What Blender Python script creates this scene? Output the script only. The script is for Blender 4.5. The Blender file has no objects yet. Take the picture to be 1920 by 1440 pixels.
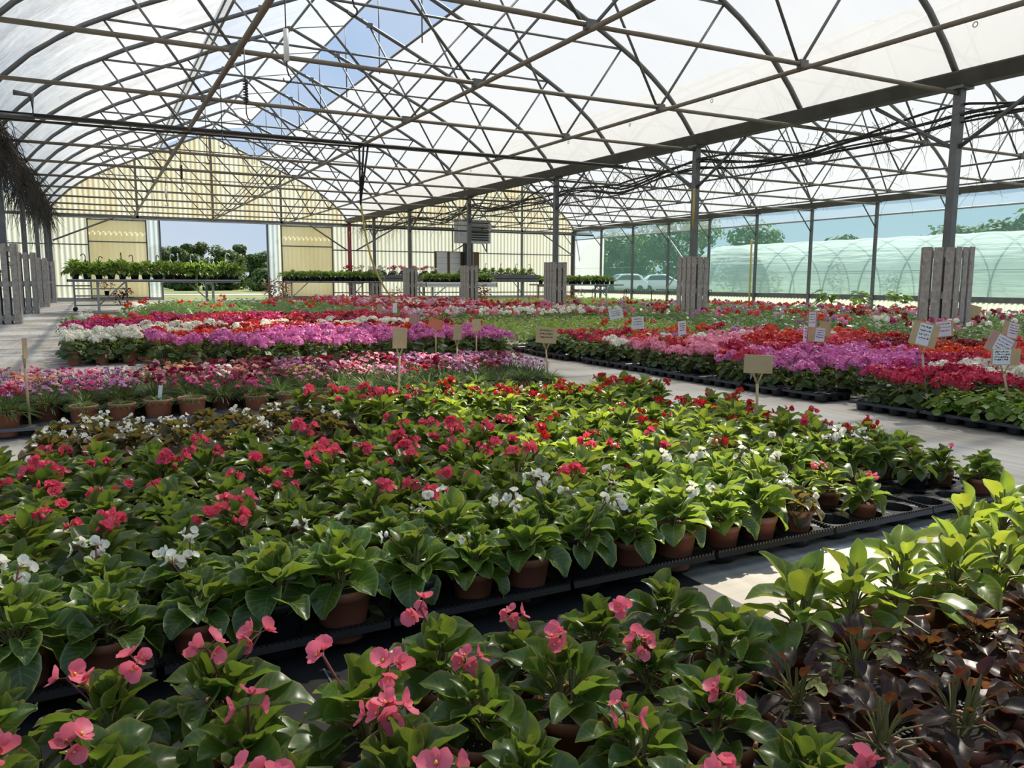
import bpy, math, random
from mathutils import Vector, Matrix
R = random.Random(7)
sc = bpy.context.scene
COL = sc.collection
PI = math.pi
sin, cos = math.sin, math.cos

# ------------------------------------------------------------------ measured layout (metres)
XL, XV, XR = -1.513, 10.966, 23.764          # left gutter, valley gutter, far side wall
Y0, SP = 7.2206, 2.7566                      # first truss with a valley post, truss spacing
ZG = 3.62                                    # gutter height
YB = Y0 + 11 * SP                            # gable (back) wall
HALF = (XV - XL) / 2
PIT, YAW, ROL, F = .1299, .4870, .0040, 1468.9      # camera pitch, turn, roll, focal length in pixels
ZC = 3.52                                    # tie bar height

# ------------------------------------------------------------------ helpers
class MB:
    """collects polygons, then links them as one mesh object"""
    def __init__(s):
        s.v = []; s.f = []; s.m = []; s.uv = []
    def quad_uv(s, n):
        s.uv += [(0.5, 0.5)] * n
    def add(s, vs, fs, mi=0, uvs=None):
        b = len(s.v)
        s.v += [tuple(p) for p in vs]
        s.uv += uvs if uvs else [(0.5, 0.5)] * len(vs)
        for f in fs:
            s.f.append(tuple(b + i for i in f)); s.m.append(mi)
    def box(s, c, d, mi=0, rot=None):
        x, y, z = d[0] / 2, d[1] / 2, d[2] / 2
        P = [Vector((i * x, j * y, k * z)) for i in (-1, 1) for j in (-1, 1) for k in (-1, 1)]
        if rot is not None: P = [rot @ p for p in P]
        s.add([p + Vector(c) for p in P], [(0, 1, 3, 2), (4, 6, 7, 5), (0, 4, 5, 1), (2, 3, 7, 6), (0, 2, 6, 4), (1, 5, 7, 3)], mi)
    def tube(s, pts, r, n=6, mi=0, cap=True):
        pts = [Vector(p) for p in pts]
        m = len(pts); vs = []; fs = []
        up = None
        for i, p in enumerate(pts):
            t = (pts[min(i + 1, m - 1)] - pts[max(i - 1, 0)])
            if t.length < 1e-9: t = Vector((0, 0, 1))
            t.normalize()
            if up is None:
                up = Vector((0, 0, 1)) if abs(t.z) < .9 else Vector((1, 0, 0))
            a = t.cross(up)
            if a.length < 1e-6: a = t.cross(Vector((1, .3, 0)))
            a.normalize(); b = a.cross(t).normalized(); up = b
            rr = r[i] if isinstance(r, (list, tuple)) else r
            for k in range(n):
                w = 2 * PI * k / n
                vs.append(p + a * (rr * cos(w)) + b * (rr * sin(w)))
        for i in range(m - 1):
            for k in range(n):
                fs.append((i * n + k, i * n + (k + 1) % n, (i + 1) * n + (k + 1) % n, (i + 1) * n + k))
        if cap and n > 2:
            fs.append(tuple(range(n))[::-1]); fs.append(tuple((m - 1) * n + k for k in range(n)))
        s.add(vs, fs, mi)
    def lathe(s, prof, n=20, c=(0, 0, 0), mi=0):
        vs = []; fs = []
        for r, z in prof:
            for k in range(n):
                w = 2 * PI * k / n
                vs.append((c[0] + r * cos(w), c[1] + r * sin(w), c[2] + z))
        for i in range(len(prof) - 1):
            for k in range(n):
                fs.append((i * n + k, i * n + (k + 1) % n, (i + 1) * n + (k + 1) % n, (i + 1) * n + k))
        s.add(vs, fs, mi)
    def disc(s, c, r, n=12, mi=0, wob=0.0, rnd=R):
        vs = [Vector(c)] + [Vector((c[0] + r * cos(2 * PI * k / n), c[1] + r * sin(2 * PI * k / n), c[2] + wob * rnd.uniform(-1, 1))) for k in range(n)]
        s.add(vs, [(0, 1 + k, 1 + (k + 1) % n) for k in range(n)], mi)
    def leaf(s, p, az, el, L, W, droop=.8, cup=.3, rip=.06, frq=4, roll=0., mi=0, NU=6, NV=4, heart=.14, shape=0, ph=0., asym=0.):
        h = Vector((cos(az), sin(az), 0)); sd = Vector((-sin(az), cos(az), 0)); z = Vector((0, 0, 1))
        pos = Vector(p); vs = []; fs = []; uvs = []
        for i in range(NU + 1):
            u = i / NU
            th = el - droop * u
            d = h * cos(th) + z * sin(th); nrm = -h * sin(th) + z * cos(th)
            if i: pos = pos + d * (L / NU)
            sv = sd * cos(roll) + nrm * sin(roll); nv = nrm * cos(roll) - sd * sin(roll)
            uu = min(max(u, .015), .985)
            if shape == 0: w = sin(PI * uu ** .72) ** .75
            elif shape == 1: w = math.sqrt(max(0., 1 - (2 * uu - 1) ** 2)) ** .9
            elif shape == 2: w = sin(PI * uu ** .6) ** 1.25
            else: w = (1 - uu) ** .5
            for j in range(NV + 1):
                v = 2 * j / NV - 1
                ww = W * .5 * w * (1 + asym * v)
                av = abs(v)
                q = pos + sv * (v * ww) + nv * (cup * (av ** 1.6) * ww + rip * W * av * sin(frq * PI * u + ph + (1.7 if v > 0 else 0)))
                q = q - d * (heart * L * av * (1 - u) ** 3) 
                vs.append(q); uvs.append((u, j / NV))
        n = NV + 1
        for i in range(NU):
            for j in range(NV):
                fs.append((i * n + j, i * n + j + 1, (i + 1) * n + j + 1, (i + 1) * n + j))
        s.add(vs, fs, mi, uvs)
        return pos
    def mesh(s, name, mats, smooth=True):
        me = bpy.data.meshes.new(name)
        me.from_pydata(s.v, [], s.f)
        for m in mats: me.materials.append(m)
        me.polygons.foreach_set('material_index', s.m)
        if smooth: me.polygons.foreach_set('use_smooth', [True] * len(s.f))
        uvl = me.uv_layers.new(name='uv')
        li = [0] * len(me.loops); me.loops.foreach_get('vertex_index', li)
        flat = []
        for i in li: flat += s.uv[i]
        uvl.data.foreach_set('uv', flat)
        me.update()
        return me
    def obj(s, name, mats, parent=None, smooth=True, loc=None):
        if not isinstance(mats, (list, tuple)): mats = [mats]
        return inst(name, s.mesh(name, mats, smooth), parent, loc)

def inst(name, me, parent=None, loc=None, rz=0., scale=None):
    o = bpy.data.objects.new(name, me)
    COL.objects.link(o)
    if parent is not None: o.parent = parent
    if loc is not None: o.location = loc
    if rz: o.rotation_euler = (0, 0, rz)
    if scale is not None: o.scale = (scale,) * 3 if not isinstance(scale, tuple) else scale
    return o

def tag(o, label, cat, group=None, kind=None):
    o['label'] = label; o['category'] = cat
    if group: o['group'] = group
    if kind: o['kind'] = kind
    return o

def thing(name, label, cat, loc=(0, 0, 0), rz=0., group=None):
    o = inst(name, None, None, loc, rz)
    o.empty_display_size = .05
    return tag(o, label, cat, group)

def struct(o, label=None):
    o['kind'] = 'structure'
    if label: o['label'] = label
    return o

UNIT = ['zeroth', 'first', 'second', 'third', 'fourth', 'fifth', 'sixth', 'seventh', 'eighth', 'ninth', 'tenth', 'eleventh', 'twelfth', 'thirteenth', 'fourteenth', 'fifteenth', 'sixteenth', 'seventeenth', 'eighteenth', 'nineteenth']
TEN = {2: ('twentieth', 'twenty'), 3: ('thirtieth', 'thirty'), 4: ('fortieth', 'forty'), 5: ('fiftieth', 'fifty')}
def nth(n):
    if n < 20: return UNIT[n]
    t, u = divmod(n, 10)
    return TEN[t][0] if u == 0 else TEN[t][1] + '-' + UNIT[u]

# ------------------------------------------------------------------ materials
def newmat(name):
    m = bpy.data.materials.new(name); m.use_nodes = True
    nt = m.node_tree; nt.nodes.clear()
    out = nt.nodes.new('ShaderNodeOutputMaterial')
    return m, nt, out

def N(nt, t, **kw):
    n = nt.nodes.new(t)
    for k, v in kw.items():
        if k.startswith('i_'): n.inputs[k[2:]].default_value = v
        else: setattr(n, k, v)
    return n

def rgba(c): return (c[0], c[1], c[2], 1)

def solid(name, col, rough=.5, metal=0., var=.12, scale=20., bump=0., col2=None, spec=.5):
    m, nt, out = newmat(name)
    p = N(nt, 'ShaderNodeBsdfPrincipled'); p.inputs['Roughness'].default_value = rough; p.inputs['Metallic'].default_value = metal
    p.inputs['Specular IOR Level'].default_value = spec
    tc = N(nt, 'ShaderNodeTexCoord')
    no = N(nt, 'ShaderNodeTexNoise'); no.inputs['Scale'].default_value = scale; no.inputs['Detail'].default_value = 4
    nt.links.new(tc.outputs['Object'], no.inputs['Vector'])
    mx = N(nt, 'ShaderNodeMix', data_type='RGBA')
    c2 = col2 if col2 else tuple(max(0, x * (1 - 2.5 * var)) for x in col)
    mx.inputs['A'].default_value = rgba(c2); mx.inputs['B'].default_value = rgba(tuple(x * (1 + var) for x in col))
    nt.links.new(no.outputs['Fac'], mx.inputs['Factor'])
    nt.links.new(mx.outputs['Result'], p.inputs['Base Color'])
    if bump:
        b = N(nt, 'ShaderNodeBump'); b.inputs['Strength'].default_value = bump
        nt.links.new(no.outputs['Fac'], b.inputs['Height']); nt.links.new(b.outputs['Normal'], p.inputs['Normal'])
    nt.links.new(p.outputs[0], out.inputs[0])
    return m

def leafmat(name, base, trans, edge, rough=.32, tf=.42, vein=.25, rnd=.35, hue=.03):
    m, nt, out = newmat(name)
    L = nt.links.new
    uv = N(nt, 'ShaderNodeUVMap'); uv.uv_map = 'uv'
    sp = N(nt, 'ShaderNodeSeparateXYZ'); L(uv.outputs[0], sp.inputs[0])
    def M(op, a, b=None, c=None):
        n = N(nt, 'ShaderNodeMath', operation=op)
        for i, x in enumerate((a, b, c)):
            if x is None: continue
            if isinstance(x, (int, float)): n.inputs[i].default_value = x
            else: L(x, n.inputs[i])
        return n.outputs[0]
    av = M('MULTIPLY', M('ABSOLUTE', M('SUBTRACT', sp.outputs[1], .5)), 2.)
    ed = M('MULTIPLY', M('POWER', av, 11.), .9)
    st = M('FRACT', M('SUBTRACT', M('MULTIPLY', sp.outputs[0], 7.), M('MULTIPLY', av, 2.2)))
    lat = M('GREATER_THAN', st, .84)
    mid = M('LESS_THAN', av, .045)
    ve = M('MULTIPLY', M('MAXIMUM', lat, mid), vein)
    tc = N(nt, 'ShaderNodeTexCoord')
    no = N(nt, 'ShaderNodeTexNoise'); no.inputs['Scale'].default_value = 18.; L(tc.outputs['Object'], no.inputs['Vector'])
    oi = N(nt, 'ShaderNodeObjectInfo')
    val = M('ADD', M('MULTIPLY', oi.outputs['Random'], rnd), M('MULTIPLY', no.outputs['Fac'], .7))
    val = M('ADD', val, .65 - rnd / 2)
    huev = M('ADD', M('MULTIPLY', M('SUBTRACT', no.outputs['Fac'], .5), hue * 4), .5)
    def tint(col):
        h = N(nt, 'ShaderNodeHueSaturation'); h.inputs['Color'].default_value = rgba(col)
        L(huev, h.inputs['Hue']); L(val, h.inputs['Value'])
        a = N(nt, 'ShaderNodeMix', data_type='RGBA'); L(ve, a.inputs['Factor']); L(h.outputs[0], a.inputs['A']); a.inputs['B'].default_value = rgba(edge)
        b = N(nt, 'ShaderNodeMix', data_type='RGBA'); L(ed, b.inputs['Factor']); L(a.outputs['Result'], b.inputs['A']); b.inputs['B'].default_value = rgba(edge)
        return b.outputs['Result']
    p = N(nt, 'ShaderNodeBsdfPrincipled'); p.inputs['Roughness'].default_value = rough
    L(tint(base), p.inputs['Base Color'])
    bmp = N(nt, 'ShaderNodeBump'); bmp.inputs['Strength'].default_value = .25; bmp.inputs['Distance'].default_value = .004
    L(M('ADD', ve, M('MULTIPLY', no.outputs['Fac'], .4)), bmp.inputs['Height']); L(bmp.outputs[0], p.inputs['Normal'])
    t = N(nt, 'ShaderNodeBsdfTranslucent'); L(tint(trans), t.inputs['Color'])
    mx = N(nt, 'ShaderNodeMixShader'); mx.inputs[0].default_value = tf
    L(p.outputs[0], mx.inputs[1]); L(t.outputs[0], mx.inputs[2]); L(mx.outputs[0], out.inputs[0])
    return m

def petal(name, col, tf=.4, rnd=.25, dark=None):
    m, nt, out = newmat(name)
    L = nt.links.new
    oi = N(nt, 'ShaderNodeObjectInfo'); tc = N(nt, 'ShaderNodeTexCoord')
    no = N(nt, 'ShaderNodeTexNoise'); no.inputs['Scale'].default_value = 35.; L(tc.outputs['Object'], no.inputs['Vector'])
    mx = N(nt, 'ShaderNodeMix', data_type='RGBA')
    mx.inputs['A'].default_value = rgba(dark if dark else tuple(x * .6 for x in col)); mx.inputs['B'].default_value = rgba(tuple(min(1, x * 1.15) for x in col))
    L(no.outputs['Fac'], mx.inputs['Factor'])
    h = N(nt, 'ShaderNodeHueSaturation')
    mm = N(nt, 'ShaderNodeMath', operation='MULTIPLY_ADD'); mm.inputs[1].default_value = rnd; mm.inputs[2].default_value = 1 - rnd / 2
    L(oi.outputs['Random'], mm.inputs[0]); L(mm.outputs[0], h.inputs['Value']); L(mx.outputs['Result'], h.inputs['Color'])
    d = N(nt, 'ShaderNodeBsdfPrincipled'); d.inputs['Roughness'].default_value = .5; L(h.outputs[0], d.inputs['Base Color'])
    t = N(nt, 'ShaderNodeBsdfTranslucent'); L(h.outputs[0], t.inputs['Color'])
    k = N(nt, 'ShaderNodeMixShader'); k.inputs[0].default_value = tf
    L(d.outputs[0], k.inputs[1]); L(t.outputs[0], k.inputs[2]); L(k.outputs[0], out.inputs[0])
    return m

def film(name, clear, tint, milk, trans_share=.65, wrinkle=0., wscale=(1, 1, 1), dirt=None):
    """thin plastic sheet: part clear, part milky (translucent + diffuse)"""
    m, nt, out = newmat(name); L = nt.links.new
    tr = N(nt, 'ShaderNodeBsdfTransparent'); tr.inputs['Color'].default_value = rgba(tint)
    tl = N(nt, 'ShaderNodeBsdfTranslucent'); tl.inputs['Color'].default_value = rgba(milk)
    df = N(nt, 'ShaderNodeBsdfDiffuse'); df.inputs['Color'].default_value = rgba(milk)
    tc = N(nt, 'ShaderNodeTexCoord')
    mp = N(nt, 'ShaderNodeMapping'); mp.inputs['Scale'].default_value = wscale; L(tc.outputs['Object'], mp.inputs['Vector'])
    no = N(nt, 'ShaderNodeTexNoise'); no.inputs['Scale'].default_value = 1.; no.inputs['Detail'].default_value = 5; L(mp.outputs[0], no.inputs['Vector'])
    if dirt:
        mx = N(nt, 'ShaderNodeMix', data_type='RGBA'); mx.inputs['A'].default_value = rgba(dirt); mx.inputs['B'].default_value = rgba(milk)
        cr = N(nt, 'ShaderNodeMapRange'); cr.inputs['From Min'].default_value = .35; cr.inputs['From Max'].default_value = .6; L(no.outputs['Fac'], cr.inputs['Value'])
        L(cr.outputs[0], mx.inputs['Factor']); L(mx.outputs['Result'], tl.inputs['Color']); L(mx.outputs['Result'], df.inputs['Color'])
    if wrinkle:
        b = N(nt, 'ShaderNodeBump'); b.inputs['Strength'].default_value = wrinkle; b.inputs['Distance'].default_value = .3
        L(no.outputs['Fac'], b.inputs['Height'])
        L(b.outputs[0], tl.inputs['Normal']); L(b.outputs[0], df.inputs['Normal'])
    a = N(nt, 'ShaderNodeMixShader'); a.inputs[0].default_value = trans_share
    L(df.outputs[0], a.inputs[1]); L(tl.outputs[0], a.inputs[2])
    c = N(nt, 'ShaderNodeMixShader'); c.inputs[0].default_value = clear
    L(a.outputs[0], c.inputs[1]); L(tr.outputs[0], c.inputs[2]); L(c.outputs[0], out.inputs[0])
    return m

M = {}
M['steel'] = solid('galvanised_steel', (.15, .155, .155), .5, .35, .2, 6.)
M['steel_light'] = solid('pale_galvanised_steel', (.36, .37, .37), .5, .3, .15, 6.)
M['brown_pipe'] = solid('brownish_steel', (.2, .17, .13), .55, .2, .2, 5.)
M['gutter'] = solid('dark_gutter_steel', (.10, .10, .09), .6, .2, .25, 3.)
M['black_hose'] = solid('black_rubber', (.012, .012, .012), .5)
M['tray'] = solid('black_plastic', (.012, .012, .013), .32, 0, .2, 40.)
M['traygrey'] = solid('grey_plastic', (.11, .11, .11), .4, 0, .2, 40.)
M['pot'] = solid('terracotta_plastic', (.33, .125, .072), .5, 0, .18, 9., .0)
M['pot_black'] = solid('black_pot_plastic', (.018, .018, .02), .4)
M['pot_lime'] = solid('lime_pot_plastic', (.3, .42, .03), .4)
M['pot_white'] = solid('white_pot_plastic', (.7, .7, .68), .4)
M['soil'] = solid('peat_soil', (.03, .02, .014), .9, 0, .5, 120., .8)
M['wood'] = solid('weathered_grey_wood', (.43, .385, .34), .8, 0, .3, 14., .2)
M['woodtan'] = solid('raw_pine', (.52, .38, .2), .7, 0, .12, 12.)
M['woodorange'] = solid('orange_board', (.6, .17, .08), .7, 0, .1, 12.)
M['woodpink'] = solid('pink_tan_board', (.5, .3, .22), .7, 0, .1, 12.)
M['paper'] = solid('white_paper', (.72, .72, .7), .7, 0, .05)
M['ink'] = solid('ink', (.015, .015, .02), .7)
M['whiteplastic'] = solid('white_plastic', (.75, .75, .73), .4, 0, .04)
M['redpaint'] = solid('red_paint', (.25, .03, .03), .5)
M['hose_yellow'] = solid('yellow_hose', (.5, .4, .1), .5)
M['bark'] = solid('bark', (.09, .065, .045), .9, 0, .3, 8., .4)
M['vine'] = solid('dried_vine', (.07, .055, .04), .9, 0, .3, 20.)
M['vinedark'] = solid('dark_dried_vine', (.03, .026, .022), .9)
M['board'] = solid('brown_board', (.13, .075, .035), .6)
M['dark'] = solid('dark_metal', (.02, .018, .016), .6)
M['greybox'] = solid('grey_enamel', (.42, .43, .44), .5)
M['concrete'] = solid('pale_concrete', (.4, .39, .36), .85, 0, .15, 6.)
M['carwhite'] = solid('white_car_paint', (.72, .74, .75), .3)
M['carglass'] = solid('dark_car_glass', (.05, .06, .065), .15)
M['tyre'] = solid('tyre_rubber', (.02, .02, .02), .8)
M['stem'] = solid('green_stem', (.13, .17, .04), .6, 0, .3, 20., col2=(.16, .08, .04))
M['stemred'] = solid('red_stem', (.2, .06, .05), .6, 0, .3, 20.)
M['yellow'] = solid('yellow_stamens', (.75, .5, .05), .6)

M['l_white'] = leafmat('leaf_green', (.062, .115, .018), (.30, .40, .03), (.42, .52, .2))
M['l_red'] = leafmat('leaf_olive', (.052, .098, .017), (.22, .33, .028), (.3, .27, .08))
M['l_lime'] = leafmat('leaf_lime', (.11, .17, .025), (.42, .50, .04), (.32, .44, .1))
M['l_bronze'] = leafmat('leaf_bronze', (.036, .036, .014), (.20, .14, .02), (.27, .25, .1), hue=.05)
M['l_dark'] = leafmat('leaf_dark_bronze', (.022, .013, .009), (.15, .05, .015), (.12, .06, .03), rough=.42, hue=.06)
M['l_pel'] = leafmat('leaf_pelargonium', (.055, .09, .024), (.17, .24, .03), (.12, .18, .05), rough=.55, vein=.1)
M['l_pellime'] = leafmat('leaf_ivy_green', (.12, .2, .025), (.36, .5, .05), (.2, .36, .06), rough=.5, vein=.1)
M['l_rose'] = leafmat('leaf_rose', (.07, .13, .04), (.14, .24, .04), (.16, .25, .1), rough=.35, vein=.1)
M['l_grass'] = leafmat('leaf_dianthus', (.075, .13, .035), (.16, .26, .045), (.16, .25, .09), rough=.5, vein=.0)
M['l_tree'] = leafmat('leaf_tree', (.055, .09, .022), (.1, .17, .02), (.06, .1, .02), rough=.6, vein=0., rnd=.5)
M['l_treeb'] = leafmat('leaf_bright_tree', (.07, .12, .035), (.12, .2, .03), (.09, .14, .04), rough=.6, vein=0., rnd=.4)
M['l_bench'] = leafmat('leaf_bench', (.085, .16, .022), (.26, .4, .04), (.24, .36, .1), rough=.32, vein=.15)
M['l_rust'] = leafmat('leaf_rust', (.12, .06, .02), (.3, .12, .03), (.2, .12, .04), hue=.06)

PET = {
 'white': petal('petal_white', (.86, .83, .72), .35, .1, (.62, .62, .5)),
 'coral': petal('petal_coral', (.82, .11, .17), .45, dark=(.6, .05, .09)),
 'pinkbeg': petal('petal_pink_begonia', (.9, .22, .29), .45, dark=(.75, .12, .17)),
 'scarlet': petal('petal_scarlet', (.62, .02, .02), .35),
 'crimson': petal('petal_crimson', (.6, .03, .085), .35),
 'deepred': petal('petal_deep_red', (.28, .006, .012), .3),
 'magenta': petal('petal_magenta', (.58, .04, .2), .35),
 'orchid': petal('petal_orchid', (.68, .22, .46), .35, dark=(.52, .09, .3)),
 'palepink': petal('petal_pale_pink', (.8, .36, .44), .35, dark=(.64, .15, .27)),
 'orange': petal('petal_orange', (.78, .08, .015), .35),
 'coralpel': petal('petal_coral_pelargonium', (.78, .09, .09), .35),
 'mauve': petal('petal_mauve', (.5, .26, .46), .35, dark=(.4, .1, .25)),
 'lilac': petal('petal_lilac', (.62, .5, .6), .35, dark=(.5, .3, .4)),
 'peach': petal('petal_peach', (.75, .32, .18), .35),
 'wine': petal('petal_wine', (.25, .01, .045), .3),
 'yellow': petal('petal_yellow', (.7, .6, .12), .35),
}

M['film_right'] = film('clear_white_film', .25, (.93, .95, .97), (.55, .55, .54), .6, .25, (.5, .9, .5))
M['film_left'] = film('creased_white_film', .06, (.97, .96, .93), (.90, .885, .85), .62, .9, (.45, 1.5, .45), (.78, .755, .70))
M['film_flap'] = film('vent_film', .38, (.95, .95, .95), (.86, .86, .84), .62, .4, (.8, 2.2, .8))
M['net'] = film('green_shade_net', .85, (.80, .95, .90), (.32, .62, .53), .6)
M['netclear'] = film('pale_side_film', .72, (.80, .95, .95), (.7, .82, .82), .6)
M['corr'] = film('cream_corrugated_sheet', .03, (.9, .85, .7), (.88, .83, .66), .72, 0., (2.5, .2, .12), (.74, .62, .38))
M['corrlow'] = film('pale_corrugated_sheet', .03, (.9, .92, .9), (.84, .83, .71), .66, 0., (3., .2, .2), (.8, .77, .62))
M['corrdoor'] = film('yellowed_door_sheet', .0, (.9, .85, .7), (.86, .79, .58), .72, 0., (1., .2, .5), (.8, .71, .47))
M['corrblue'] = film('bluish_door_sheet', .2, (.9, .95, .97), (.72, .78, .78), .72)
M['corrside'] = film('greenish_corrugated_sheet', .05, (.9, .92, .9), (.72, .80, .66), .6)
M['tunnel'] = film('polytunnel_film', .32, (.93, .97, .95), (.93, .95, .94), .4, .6, (.4, .5, 5.))

# ------------------------------------------------------------------ floor and ground
def floor_material():
    m, nt, out = newmat('woven_ground_cover'); L = nt.links.new
    p = N(nt, 'ShaderNodeBsdfPrincipled'); p.inputs['Roughness'].default_value = .75
    tc = N(nt, 'ShaderNodeTexCoord'); se = N(nt, 'ShaderNodeSeparateXYZ'); L(tc.outputs['Object'], se.inputs[0])
    n1 = N(nt, 'ShaderNodeTexNoise'); n1.inputs['Scale'].default_value = .9; n1.inputs['Detail'].default_value = 8; L(tc.outputs['Object'], n1.inputs['Vector'])
    mp = N(nt, 'ShaderNodeMapping'); mp.inputs['Scale'].default_value = (14, 1.2, 1); L(tc.outputs['Object'], mp.inputs['Vector'])
    n2 = N(nt, 'ShaderNodeTexNoise'); n2.inputs['Scale'].default_value = 1.5; n2.inputs['Detail'].default_value = 6; L(mp.outputs[0], n2.inputs['Vector'])
    a = N(nt, 'ShaderNodeMix', data_type='RGBA'); a.inputs['A'].default_value = (.25, .22, .175, 1); a.inputs['B'].default_value = (.46, .43, .375, 1)
    cr = N(nt, 'ShaderNodeMapRange'); cr.inputs['From Min'].default_value = .35; cr.inputs['From Max'].default_value = .62; L(n1.outputs['Fac'], cr.inputs['Value'])
    L(cr.outputs[0], a.inputs['Factor'])
    b = N(nt, 'ShaderNodeMix', data_type='RGBA', blend_type='MULTIPLY'); b.inputs['Factor'].default_value = .5
    c2 = N(nt, 'ShaderNodeMapRange'); c2.inputs['From Min'].default_value = .3; c2.inputs['From Max'].default_value = .6; c2.inputs['To Min'].default_value = .55
    L(n2.outputs['Fac'], c2.inputs['Value']); L(a.outputs['Result'], b.inputs['A']); L(c2.outputs[0], b.inputs['B'])
    # woven ribs across the strip plus the printed guide lines every metre
    w = N(nt, 'ShaderNodeMath', operation='MULTIPLY'); w.inputs[1].default_value = 1.02; L(se.outputs[0], w.inputs[0])
    f = N(nt, 'ShaderNodeMath', operation='FRACT'); L(w.outputs[0], f.inputs[0])
    g = N(nt, 'ShaderNodeMath', operation='LESS_THAN'); g.inputs[1].default_value = .012; L(f.outputs[0], g.inputs[0])
    h = N(nt, 'ShaderNodeMix', data_type='RGBA'); h.inputs['B'].default_value = (.36, .35, .33, 1); L(g.outputs[0], h.inputs['Factor']); L(b.outputs['Result'], h.inputs['A'])
    L(h.outputs['Result'], p.inputs['Base Color'])
    wv = N(nt, 'ShaderNodeTexWave'); wv.inputs['Scale'].default_value = 6.; wv.bands_direction = 'Y'; wv.inputs['Distortion'].default_value = 1.5; L(tc.outputs['Object'], wv.inputs['Vector'])
    bm = N(nt, 'ShaderNodeBump'); bm.inputs['Strength'].default_value = .35; bm.inputs['Distance'].default_value = .01; L(wv.outputs['Fac'], bm.inputs['Height']); L(bm.outputs[0], p.inputs['Normal'])
    L(p.outputs[0], out.inputs[0])
    return m
mb = MB(); mb.add([(-9, -6, 0), (XR, -6, 0), (XR, YB + .05, 0), (-9, YB + .05, 0)], [(0, 1, 2, 3)])
struct(mb.obj('floor', floor_material(), None, False))

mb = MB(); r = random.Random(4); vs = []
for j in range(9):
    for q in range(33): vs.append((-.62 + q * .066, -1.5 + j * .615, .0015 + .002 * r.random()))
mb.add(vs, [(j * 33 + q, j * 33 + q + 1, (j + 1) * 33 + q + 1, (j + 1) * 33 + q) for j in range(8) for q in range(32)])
struct(mb.obj('floor', solid('shade_darkened_ground_cover', (.014, .014, .015), .5, 0, .25, 30., .15), None))  # black ground cover; aisle shade painted into its colour, sheet ends at shadow edge
mb = MB()
for q in range(3): mb.add([(-.4 + q * .8, -1.5, .005), (-.396 + q * .8, -1.5, .005), (-.396 + q * .8, 1.65, .005), (-.4 + q * .8, 1.65, .005)], [(0, 1, 2, 3)])
struct(mb.obj('trim_20', solid('guide_line_print', (.14, .14, .14), .6), None, False))

def grass_material():
    m, nt, out = newmat('meadow'); L = nt.links.new
    p = N(nt, 'ShaderNodeBsdfPrincipled'); p.inputs['Roughness'].default_value = .9
    tc = N(nt, 'ShaderNodeTexCoord')
    n1 = N(nt, 'ShaderNodeTexNoise'); n1.inputs['Scale'].default_value = .25; n1.inputs['Detail'].default_value = 10; n1.inputs['Roughness'].default_value = .75; L(tc.outputs['Object'], n1.inputs['Vector'])
    r = N(nt, 'ShaderNodeValToRGB'); L(n1.outputs['Fac'], r.inputs[0])
    r.color_ramp.elements[0].position = .35; r.color_ramp.elements[0].color = (.075, .12, .03, 1)
    r.color_ramp.elements[1].position = .65; r.color_ramp.elements[1].color = (.26, .26, .1, 1)
    L(r.outputs[0], p.inputs['Base Color']); L(p.outputs[0], out.inputs[0])
    return m
MG = grass_material()
mb = MB()
GX = [-90, -9, XR, 160]; GYS = [-40, -6, YB + .05, 220]
vs = [(x, y, -.02) for y in GYS for x in GX]
fs = [(r * 4 + c, r * 4 + c + 1, (r + 1) * 4 + c + 1, (r + 1) * 4 + c) for r in range(3) for c in range(3) if not (r == 1 and c == 1)]
mb.add(vs, fs); struct(mb.obj('ground', MG, None, False))
mb = MB()
for i in range(24):
    x0 = -20 + i * 3.0
    mb.add([(x0, 49 + .5 * sin(i), 0.0), (x0 + 3, 49 + .5 * sin(i + 1), 0.0), (x0 + 3, 53.5 + .6 * sin(i * .7 + .7), 0.0), (x0, 53.5 + .6 * sin(i * .7), 0.0)], [(0, 1, 2, 3)])
struct(mb.obj('path', solid('pale_gravel', (.55, .5, .42), .9, 0, .15, 3.), None, False))

# ------------------------------------------------------------------ roof
PROF = [(0, 3.65), (.3, 4.03), (.75, 4.48), (1.4, 4.97), (2.3, 5.45), (3.3, 5.90), (4.4, 6.40), (6.24, 7.2)]
def zarch(d):
    d = max(0, min(6.24, d))
    for (a, za), (b, zb) in zip(PROF, PROF[1:]):
        if d <= b: return za + (zb - za) * (d - a) / (b - a)
    return 7.2
def zroof(x, xl, xr): return zarch(min(x - xl, xr - x))
KMIN, KMAX = -2, 11
YS, YE = Y0 + KMIN * SP - 1.2, YB

def slope(name, mat, xa, xb, xl, xr, sag, lift=.05, prof=None, wr=0.):
    mb = MB(); nx = 16; per = 8
    ny = int(round((YE - YS) / (SP / per)))
    vs = []
    r2 = random.Random(hash(name) % 1000)
    for j in range(ny + 1):
        y = YS + (YE - YS) * j / ny
        ph = ((y - Y0) / SP) % 1.0
        for i in range(nx + 1):
            t = i / nx; x = xa + (xb - xa) * t
            z = (prof(x) if prof else zroof(x, xl, xr)) + lift - sag * sin(PI * ph) * sin(PI * min(1, .15 + t * .85)) ** .5
            if wr: z += wr * sin(y * 7.3 + 2.1 * sin(x * 1.7)) * sin(x * 2.3 + y * .6)
            vs.append((x, y, z))
    n = nx + 1
    mb.add(vs, [(j * n + i, j * n + i + 1, (j + 1) * n + i + 1, (j + 1) * n + i) for j in range(ny) for i in range(nx)])
    return struct(mb.obj(name, mat))
slope('ceiling', M['film_left'], XL, 2.75, XL, XV, .05, wr=.028)
slope('ceiling', M['film_right'], XV, 6.78, XL, XV, .03)
def flapz(x):
    t = (x - 2.6) / 3.7
    return 6.36 + 2.0 * t - .78 * t * t
slope('ceiling', M['film_flap'], 2.6, 6.3, XL, XV, .05, .06, flapz, .015)
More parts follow.
